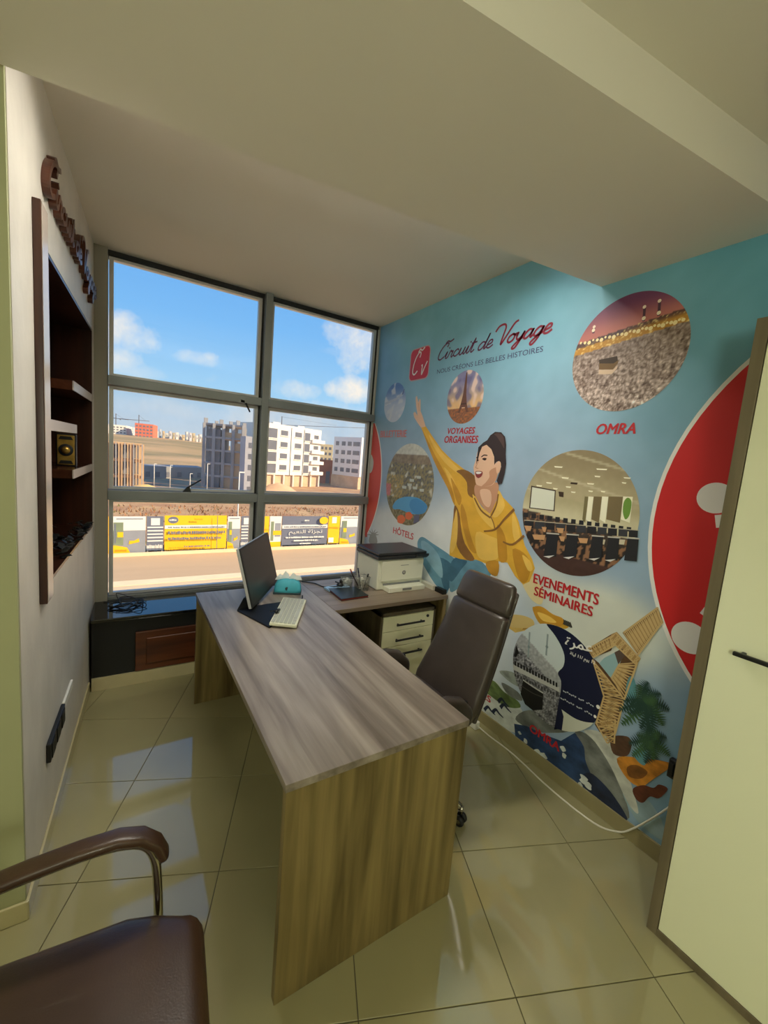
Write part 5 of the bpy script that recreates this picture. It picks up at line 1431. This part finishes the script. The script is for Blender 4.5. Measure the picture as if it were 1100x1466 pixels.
# dry tufts along and behind the hoardings
rs = random.Random(21); dry1 = gm('dry_stalks', (160, 112, 72), .2, 3); dry2 = gm('green_weeds', (112, 112, 62), .2, 3)
b = MB(); YB0 = 29.42
for i in range(5200):
    y = 29.5 + (rs.random() ** 1.6) * 22; x = rs.uniform(-.12 * y - 2, .62 * y + 2); z = ground_h(x, y)
    if abs(y - YB0) < .3: y = 29.9
    l_ = rs.uniform(.10, .34) * (1.0 if y > 30.2 else .55); a = rs.uniform(0, 2 * PI); w_ = rs.uniform(.03, .10)
    dx, dy = math.cos(a), math.sin(a); mt = dry2 if (rs.random() < .16 or (9.5 < x < 12.5 and y < 30)) else dry1
    tip = (x + rs.uniform(-.15, .15), y + rs.uniform(-.1, .1), z + l_)
    b.add([(x - dx * w_, y - dy * w_, z - .03), (x + dx * w_, y + dy * w_, z - .03), tip], [(0, 1, 2)], mt)
tag(b.build('dry_grass', fix=False), 'dry brown grass and weeds behind and under the hoardings', 'grass', kind='stuff')

# ---- advertising hoardings
YB = 29.42
yel = gm('board_yellow', (255, 196, 12), .02, 1, .5); yel2 = gm('board_amber', (236, 160, 10), .02, 1, .5); slate = gm('board_slate', (112, 116, 130), .03, 1, .5); bwh = gm('board_white', (240, 236, 222), .02, 1, .5); bgr = gm('board_grey', (150, 152, 156), .05, 2, .5); bgn = gm('board_green', (130, 142, 110), .1, 2, .5); steel = gm('galvanised_steel', (170, 160, 146), .05, 3, .5)
ZT_, ZB_ = CAM_H - .157 * YB, CAM_H - .2311 * YB
HB = ZT_ - ZB_
def xat(px): return at_y(px, 765, YB).x
class Board:
    def __init__(s, p0, p1, label, base, top=0, bot=0):
        s.x0, s.x1 = xat(p0) + .02, xat(p1) - .02; s.k = 0
        s.t = thing('hoarding_board', label, 'hoarding', ((s.x0 + s.x1) / 2, YB, G), 0, 'advertising hoardings along the street')
        s.z0, s.z1 = ZB_ + bot, ZT_ + top
        s.p = part(MB().box(s.x0, s.x1, YB, YB + .05, s.z0, s.z1, base), 'panel', s.t)
        n = max(2, int((s.x1 - s.x0) / 1.6) + 1)
        for i in range(n):
            x = lerp(s.x0 + .06, s.x1 - .06, i / (n - 1)); part(MB().box(x - .04, x + .04, YB + .05, YB + .12, G - .1, s.z1 - .1, steel), 'post', s.t)
        s.b = MB()
    def q(s, u, v): return (s.x0 + u * (s.x1 - s.x0), YB - .006 - .0015 * s.k, s.z0 + v * (s.z1 - s.z0))
    def poly(s, pts, mt):
        s.k += 1
        tri = tessellate_polygon([[Vector((a, c, 0)) for a, c in pts]]); s.b.add([s.q(*p) for p in pts], [tuple(t) for t in tri], mt); return s
    def rect(s, u0, u1, v0, v1, mt): return s.poly([(u0, v0), (u1, v0), (u1, v1), (u0, v1)], mt)
    def words(s, u0, u1, v, h, mt, seed=0, dens=.85):
        r2 = random.Random(seed); u = u0
        while u < u1:
            w = r2.uniform(.012, .035); s.rect(u, min(u + w * dens, u1), v, v + h * r2.uniform(.7, 1.0), mt); u += w + (.012 if r2.random() < .25 else .002)
        return s
    def done(s):
        if s.b.v:
            o = s.b.build('print', fix=False, kind='stuff'); o.parent = s.p
    def text(s, body, u0, u1, v0, h, mt, bold=.02):
        s.k += 1
        vs, fs, w_, h_ = text_mesh(body); W_ = s.x1 - s.x0; Hh = s.z1 - s.z0
        s.b.add([s.q(u0 + x / w_ * (u1 - u0), v0 + y / h_ * h) for x, y in vs], fs, mt); return s
def picture_board(p0, p1, label):
    d = Board(p0, p1, label, bgr, 0, -.12)
    d.rect(0, 1, .62, 1, bwh).poly([(.0, 0), (.55, 0), (.45, .16), (.25, .20), (0, .24)], yel).rect(.06, .34, .22, .84, bgn).rect(.08, .13, .28, .80, slate).rect(.17, .34, .44, .58, yel)
    d.poly([(.36, .70), (.50, .80), (.64, .76), (.72, .62), (.6, .66), (.45, .64)], bwh).poly([(.50, .24), (.82, .30), (.80, .40), (.66, .34), (.52, .34)], yel).rect(.14, .92, .92, .95, bgr)
    d.words(.1, .45, .06, .05, yel2, 5)
    d.done()
def slate_board(p0, p1, label):
    d = Board(p0, p1, label, slate)
    d.rect(.25, .78, .74, .95, bwh)
    for k in range(5): d.rect(.04, .98, .66 - k * .10, .70 - k * .10, bwh)
    d.words(.0, .95, .06, .12, bwh, 9)
    d.done()
dd = Board(143, 158.6, 'narrow yellow hoarding strip at the left edge of the window', yel, 0, -.15); dd.words(.6, .95, .5, .05, yel2, 3); dd.done()
picture_board(159, 209, 'picture hoarding with a grey car image left of the slate panel')
slate_board(209.5, 234.5, 'slate grey text hoarding left of the wide yellow board')
d = Board(235.2, 324.6, 'wide yellow hoarding with a white band and dark lettering', yel, .06, -.04)
d.poly([(.13 + .08 * math.cos(k * PI / 8), .87 + .10 * math.sin(k * PI / 8)) for k in range(16)], slate).words(.07, .19, .85, .05, bwh, 4)
d.rect(0, 1, .62, .72, bwh).words(.05, .96, .645, .035, slate, 1).words(.05, .97, .47, .085, slate, 2, .9).words(.05, .90, .31, .075, slate, 3, .9).words(.06, .5, .06, .05, yel2, 7).words(.30, .72, .09, .05, slate, 8).words(.45, .58, .88, .05, yel2, 6)
d.rect(.825, .835, .02, 1, slate); d.done()
picture_board(325.2, 344, 'picture hoarding just right of the wide yellow board')
slate_board(344.5, 359, 'slate grey text hoarding behind the window mullion')
d = Board(366, 385, 'narrow yellow hoarding right of the mullion', yel, 0, -.1); d.words(.55, .95, .55, .05, yel2, 3).words(.5, .95, .4, .05, yel2, 4); d.done()
d = Board(385.5, 402.8, 'small white and yellow picture hoarding left of the slate banner', bwh, 0, -.35)
d.rect(0, 1, 0, .25, yel).rect(.1, .35, .28, .85, bgn).rect(.45, .95, .4, .8, bgr).rect(.3, 1, .45, .58, yel); d.done()
d = Board(403.3, 468.6, 'wide slate hoarding with white arabic lettering', slate)
d.rect(0, 1, .58, .70, bwh).words(.04, .96, .61, .05, slate, 12)
d.text('\ufee2\ufef4\ufecc\ufee8\ufedf\ufe8d \ufe94\ufe8b\ufeb0\ufea0\ufe97', .14, .88, .34, .20, bwh).words(.08, .92, .24, .06, bwh, 13, .95).words(.25, .78, .13, .06, bwh, 14, .95).words(.38, .62, .03, .05, bwh, 15)
d.poly([(.89 + .10 * math.cos(k * PI / 8), .86 + .13 * math.sin(k * PI / 8)) for k in range(16)], yel); d.words(.46, .56, .84, .06, bwh, 16); d.done()
d = Board(469.2, 486, 'yellow hoarding right of the slate banner', yel, .02, 0); d.rect(.3, .7, .74, .96, bwh).words(.05, .95, .55, .06, yel2, 5).rect(.05, .5, .04, .22, bwh); d.done()
picture_board(486.5, 513, 'picture hoarding beside the right window jamb')
slate_board(513.5, 530, 'slate hoarding hidden partly by the right window jamb')

# ---- buildings
def facade_block(name, label, A, B, zt, depth_v, wall_mt, floors, cols, win_mt, gfl=0.0, gmt=None, wz=(.30, .78), z0=None, inset=.12, side_cols=None, cat='building', frame=None):
    """A,B: ground corners of the facade (left, right) ; depth_v: vector to the rear"""
    A = V((A[0], A[1], 0)); B = V((B[0], B[1], 0)); D = V(depth_v)
    z0 = G - .5 if z0 is None else z0
    t = thing(name, label, cat, tuple((A + B) / 2 + V((0, 0, z0))))
    zb = z0 + gfl
    part(MB().prism([A + V((0, 0, zb)), B + V((0, 0, zb)), B + D + V((0, 0, zb)), A + D + V((0, 0, zb))], (0, 0, zt - zb), wall_mt), 'walls', t)
    if gfl: part(MB().prism([A + V((0, .4, z0)), B + V((0, .4, z0)), B + D + V((0, 0, z0)), A + D + V((0, 0, z0))], (0, 0, gfl), gmt or wall_mt), 'ground_floor', t)
    fh = (zt - zb - .5) / floors
    def windows(A_, B_, cols_):
        W_ = B_ - A_; n = V((W_.y, -W_.x, 0)).normalized()
        for f in range(floors):
            for c in cols_:
                u0, u1 = c[0], c[1]; k0, k1 = (c[2], c[3]) if len(c) > 3 else wz
                za, zc = zb + .25 + f * fh + fh * k0, zb + .25 + f * fh + fh * k1
                p0 = A_ + W_ * u0; p1 = A_ + W_ * u1
                o = part(MB().prism([p0 + V((0, 0, za)), p1 + V((0, 0, za)), p1 + V((0, 0, zc)), p0 + V((0, 0, zc))], n * .035, win_mt), 'window', t)
                if frame:
                    e = MB().prism([p0 - W_.normalized() * .12 + V((0, 0, za - .16)), p1 + W_.normalized() * .12 + V((0, 0, za - .16)), p1 + W_.normalized() * .12 + V((0, 0, za)), p0 - W_.normalized() * .12 + V((0, 0, za))], n * .16, frame).build('sill'); e.parent = o
    windows(A, B, cols)
    if side_cols: windows(B, B + D, side_cols)
    part(MB().prism([A + V((0, 0, zt)), B + V((0, 0, zt)), B + D + V((0, 0, zt)), A + D + V((0, 0, zt))], (0, 0, .35), wall_mt), 'parapet', t)
    return t, A, B, D, zb, fh
def gx_(px, py, y): p = at_y(px, py, y); return (p.x, p.y)
bw = gm('white_render', (246, 240, 226), .02, .3); bsh = gm('pale_grey_render', (226, 224, 222), .03, .3); wd = gm('window_dark', (112, 112, 118), .1, .5, .3); conc = gm('raw_concrete', (168, 164, 160), .12, .5); tanb = gm('tan_block', (214, 176, 128), .08, .5); brick_o = gm('orange_render', (222, 116, 84), .05, .3); shopm = gm('shopfront_beige', (212, 182, 146), .12, .6)
# white apartment house
A, B = gx_(377, 690, 82), gx_(456, 690, 88)
zt = at_y(420, 613, 85).z
t, A_, B_, D_, zb, fh = facade_block('apartment_house', 'white four-storey apartment house with grey windows in the middle distance', A, B, zt, (-4, 12, 0), bw, 4, [(.04, .19, .05, .85), (.25, .37, .35, .78), (.50, .62, .35, .78), (.68, .78, .12, .85), (.86, .95, .38, .74)], wd, 3.0, shopm, frame=bw)
W_ = (B_ - A_); n_ = V((W_.y, -W_.x, 0)).normalized()
for u in (.425, .66):
    p = A_ + W_ * u; part(MB().prism([p + V((0, 0, zb)), p + W_.normalized() * .15 + V((0, 0, zb)), p + W_.normalized() * .15 + V((0, 0, zt)), p + V((0, 0, zt))], n_ * .06, wd), 'downpipe', t)
for f in range(4):
    z = zb + .2 + f * fh; p0 = A_ + W_ * .80; p1 = B_ + W_.normalized() * .8
    part(MB().prism([p0 + V((0, 0, z)), p1 + V((0, 0, z)), p1 + V((0, 0, z + .75)), p0 + V((0, 0, z + .75))], n_ * .5, bw), 'balcony', t)
for k in range(7):
    p = A_ + W_ * (k / 6); part(MB().prism([p + n_ * .1 + V((-.15, 0, G - .5)), p + n_ * .1 + V((.15, 0, G - .5)), p + V((.15, .3, G - .5)), p + V((-.15, .3, G - .5))], (0, 0, 3.0), bw), 'pillar', t)
for u in (.05, .30, .75):
    p = A_ + W_ * u + D_ * .3; part(MB().prism([p + V((0, 0, zt)), p + V((1.6, .3, zt)), p + V((1.4, 2, zt)), p + V((0, 2, zt))], (0, 0, 1.0), bw), 'roof_box', t)
# pale grey corner house at the right
A, B = gx_(474, 700, 93), gx_(513, 700, 84)
zt = at_y(513, 628, 84).z
t, A_, B_, D_, zb, fh = facade_block('corner_house', 'pale grey four-storey corner house beside the right window jamb', A, B, zt, (14, 11, 0), bsh, 4, [(.08, .20), (.30, .44), (.52, .66), (.72, .95)], wd, 3.4, shopm, side_cols=[(.15, .34), (.5, .7)])
# half-built concrete frame
A, B = gx_(290, 700, 78), gx_(345, 700, 74)
zt = at_y(318, 607, 76).z
t = thing('concrete_frame', 'unfinished concrete building frame with open floors left of the mullion', 'building', (A[0], A[1], G))
Av, Bv = V((A[0], A[1], 0)), V((B[0], B[1], 0)); W_ = Bv - Av; D_ = V((2.5, 9, 0)); nf_ = 5; fh = (zt - G) / nf_
dark_in = gm('shaded_inside', (120, 116, 116), .15, .6)  # darker grey: shade inside the open floors, put into the colour
for f in range(nf_ + 1):
    z = G + f * fh - .3
    part(MB().prism([Av + V((0, 0, z)), Bv + V((0, 0, z)), Bv + D_ + V((0, 0, z)), Av + D_ + V((0, 0, z))], (0, 0, .32), conc), 'slab', t)
for i in range(5):
    for j in range(3):
        p = Av + W_ * (i / 4) + D_ * (j / 2); part(MB().box(p.x - .22, p.x + .22, p.y - .22, p.y + .22, G - .5, zt, conc), 'column', t)
for u0, u1, f0, f1, mt in ((.12, .42, 0, 4.6, dark_in), (.55, .8, 1.0, 3.0, dark_in), (.5, .98, 0, 1.9, tanb), (.78, .99, 1.9, 3.6, tanb), (.46, .98, 3.8, 4.4, tanb)):
    p0, p1 = Av + W_ * u0 + D_ * .04, Av + W_ * u1 + D_ * .04; za, zc = G + f0 * fh, G + f1 * fh
    part(MB().prism([p0 + V((0, 0, za)), p1 + V((0, 0, za)), p1 + D_ * .5 + V((0, 0, za)), p0 + D_ * .5 + V((0, 0, za))], (0, 0, zc - za), mt), 'infill_wall', t)
for u, v in ((.02, .1), (.2, .8), (.4, .3), (.62, .6), (.85, .2), (.98, .8)):
    p = Av + W_ * u + D_ * v; part(MB().box(p.x - .3, p.x + .3, p.y - .2, p.y + .2, zt, zt + .9, conc), 'column_stub', t)
A, B = gx_(349, 700, 68.5), gx_(372, 700, 68.5); zt = at_y(358, 628, 68.5).z
facade_block('grey_tower', 'narrow grey concrete block hidden partly by the window mullion', A, B, zt, (0, 3.5, 0), gm('grey_block', (188, 186, 188), .05, .4), 5, [(.2, .45)], wd)
# scaffolded shell at the left
A, B = gx_(140, 700, 66), gx_(203, 700, 66); zt = at_y(175, 634, 66).z
t = thing('scaffolded_shell', 'tan building shell wrapped in scaffolding poles at the left of the view', 'building', (A[0], A[1], G))
Av, Bv = V((A[0], A[1], 0)), V((B[0], B[1], 0)); W_ = Bv - Av; D_ = V((-1, 8, 0)); fh = (zt - G) / 3
for f in range(1, 4):
    z = G + f * fh - .25; part(MB().prism([Av + V((0, 0, z)), Bv + V((0, 0, z)), Bv + D_ + V((0, 0, z)), Av + D_ + V((0, 0, z))], (0, 0, .35), tanb), 'slab', t)
for i in range(16):
    p = Av + W_ * (i / 15); part(MB().box(p.x - .07, p.x + .07, p.y - .25, p.y - .11, G - .3, zt, tanb if i % 3 else conc), 'pole', t)
for i in range(5):
    p = Av + W_ * (i / 4) + V((0, .5, 0)); part(MB().box(p.x - .25, p.x + .25, p.y - .1, p.y + .5, G - .3, zt, tanb), 'column', t)
part(MB().prism([Av + V((0, 3, G)), Bv + V((0, 3, G)), Bv + D_ + V((0, 0, G)), Av + D_ + V((0, 0, G))], (0, 0, zt - G - .3), dark_in), 'core_wall', t)
# sand heap, low works buildings
sand = gm('golden_sand', (240, 192, 112), .1, .4)
def heap(px, py, Y, w, h, mt, label, name='sand_heap'):
    c = at_y(px, py, Y); z = ground_h(c.x, Y) - .2; P2 = []
    for i in range(19):
        u = -1 + i / 9; P2.append([(c.x + u * w, Y + v * w * .5, z + h * max(0, 1 - abs(u) ** 1.5) * max(0, 1 - abs(v) ** 1.6) * (1 + .25 * mnoise.noise(Vector((u * 3, v * 3, px))))) for v in [-1 + q / 5 for q in range(11)]])
    o = tag(MB().grid(P2, mt).build(name), label, 'heap'); return o
heap(206, 695, 58, 4.2, 2.1, sand, 'golden heap of sand beside the scaffolded shell')
heap(318, 700, 64, 5.0, .9, sand, 'long low heap of sand in front of the concrete frame')
heap(399, 694, 75, 3.6, 1.6, gm('pale_soil', (226, 184, 140), .1, .5), 'pale heap of soil in front of the apartment house')
A, B = gx_(203, 690, 90), gx_(290, 690, 96)
facade_block('low_workshop', 'long low grey workshop at the foot of the hill', A, B, at_y(250, 664, 92).z - 1.0, (0, 8, 0), gm('workshop_grey', (158, 156, 152), .1, .4), 1, [(.05, .12), (.2, .27), (.36, .43), (.55, .62), (.75, .82), (.9, .96)], wd)
A, B = gx_(449, 690, 100), gx_(477, 690, 100)
facade_block('brick_shed', 'low red brick shed between the two white houses', A, B, at_y(463, 660, 100).z, (0, 6, 0), gm('red_brick_far', (186, 112, 76), .15, .8), 1, [(.1, .3, 0, .6), (.6, .8, 0, .6)], wd)
A, B = gx_(452, 660, 170), gx_(476, 660, 168)
facade_block('distant_flats', 'cream block of flats far behind the brick shed', A, B, at_y(464, 637, 170).z, (2, 12, 0), gm('cream_render', (226, 204, 160), .04, .3), 5, [(.05, .2), (.3, .42), (.52, .64), (.75, .9)], wd)
# hilltop blocks
def hill_block(px0, px1, pt, pb, Y, mt, label, fl, cl, name='hilltop_block'):
    A, B = gx_(px0, pb, Y), gx_(px1, pb, Y)
    return facade_block(name, label, A, B, at_y((px0 + px1) / 2, pt, Y).z, (3, 14, 0), mt, fl, [(i / cl + .2 / cl, i / cl + .8 / cl) for i in range(cl)], wd, z0=ground_h((A[0] + B[0]) / 2, Y) - 3)
hill_block(193, 219, 607.5, 629, 262, brick_o, 'orange block of flats on the hilltop', 5, 5)
hill_block(150, 181, 609, 628, 268, bw, 'white block of flats on the hilltop left of the orange one', 5, 6)
hill_block(182, 191, 612, 628, 296, bsh, 'narrow pale block between the white and orange hilltop flats', 5, 2)
rs = random.Random(9)
ORD = ['first', 'second', 'third', 'fourth', 'fifth', 'sixth', 'seventh', 'eighth', 'ninth', 'tenth', 'eleventh', 'twelfth', 'thirteenth', 'fourteenth', 'fifteenth', 'sixteenth']
for k in range(16):
    px = 225 + k * 4.8; w = rs.uniform(2.0, 3.4); Y = 284 + 9 * (k % 2); c = at_y(px, 632, Y); z = ground_h(c.x, Y)
    hw = w / 2 * Y / FPX; hh = rs.uniform(2.6, 5.2)
    t = thing('crest_house', ORD[k] + ' small pale house from the left along the distant hill crest', 'house', (c.x, Y, z), 0, 'houses along the hill crest')
    mt = (bw, bsh, gm('cream_render', (226, 204, 160)))[k % 3]
    part(MB().box(c.x - hw, c.x + hw, Y, Y + 6, z - 2, z + hh, mt), 'walls', t)
    part(MB().box(c.x - hw * .5, c.x + hw * .1, Y - .05, Y, z + hh * .4, z + hh * .75, wd), 'window', t)
    part(MB().box(c.x - hw - .1, c.x + hw + .1, Y - .1, Y + 6, z + hh, z + hh + .3, mt), 'roof', t)
# poles and cranes
def pole(px, ptop, Y, label, r_=.045, mt=None):
    c = at_y(px, ptop, Y); z0_ = ground_h(c.x, Y)
    t = thing('street_pole', label, 'pole', (c.x, Y, z0_), 0, 'street poles')
    part(MB().tube([(c.x, Y, z0_ - .2), (c.x, Y, c.z)], [r_ * 1.3, r_], mt or bw, 8), 'shaft', t)
    part(MB().box(c.x - .02, c.x + .35, Y - .05, Y + .05, c.z - .04, c.z + .04, mt or bw), 'arm', t)
pole(343, 676, 30.0, 'thin white street pole behind the hoardings left of the mullion', .035)
pole(221, 664, 74, 'short white pole in front of the workshop at the left'); pole(244, 666, 74, 'short white pole in front of the workshop in the middle'); pole(272.5, 678, 69.5, 'short white pole above the window latch'); pole(297.5, 664, 69.5, 'white pole in front of the concrete frame')
cr_m = gm('crane_steel', (112, 108, 110), .05, 1)
def crane(px, ptop, Y, p_l, p_r, label):
    c = at_y(px, ptop, Y); z0_ = ground_h(c.x, Y) - 1
    t = thing('tower_crane', label, 'crane', (c.x, Y, z0_), 0, 'tower cranes')
    s_ = Y / 600 * .45
    part(MB().box(c.x - s_, c.x + s_, Y - s_, Y + s_, z0_, c.z, cr_m), 'mast', t)
    l_, r__ = at_y(p_l[0], p_l[1], Y), at_y(p_r[0], p_r[1], Y)
    part(MB().tube([(l_.x, Y - s_, l_.z), (r__.x, Y - s_, r__.z)], s_ * .8, cr_m, 4), 'jib', t)
    part(MB().tube([(c.x, Y, c.z - .2), (lerp(c.x, r__.x, .6), Y - s_, lerp(l_.z, r__.z, .8) + s_)], s_ * .25, cr_m, 4), 'tie_bar', t)
    part(MB().box(l_.x - s_, l_.x + s_ * 2, Y - s_, Y + s_, l_.z - s_ * 3, l_.z, cr_m), 'counterweight', t)
crane(199, 594, 280, (172, 599.5), (214, 603), 'thin tower crane above the orange hilltop flats')
crane(166, 592, 290, (158, 598), (184, 601), 'thin tower crane above the white hilltop flats')
crane(404, 596, 150, (376, 607.5), (528, 613), 'tower crane with a long jib above the apartment house')
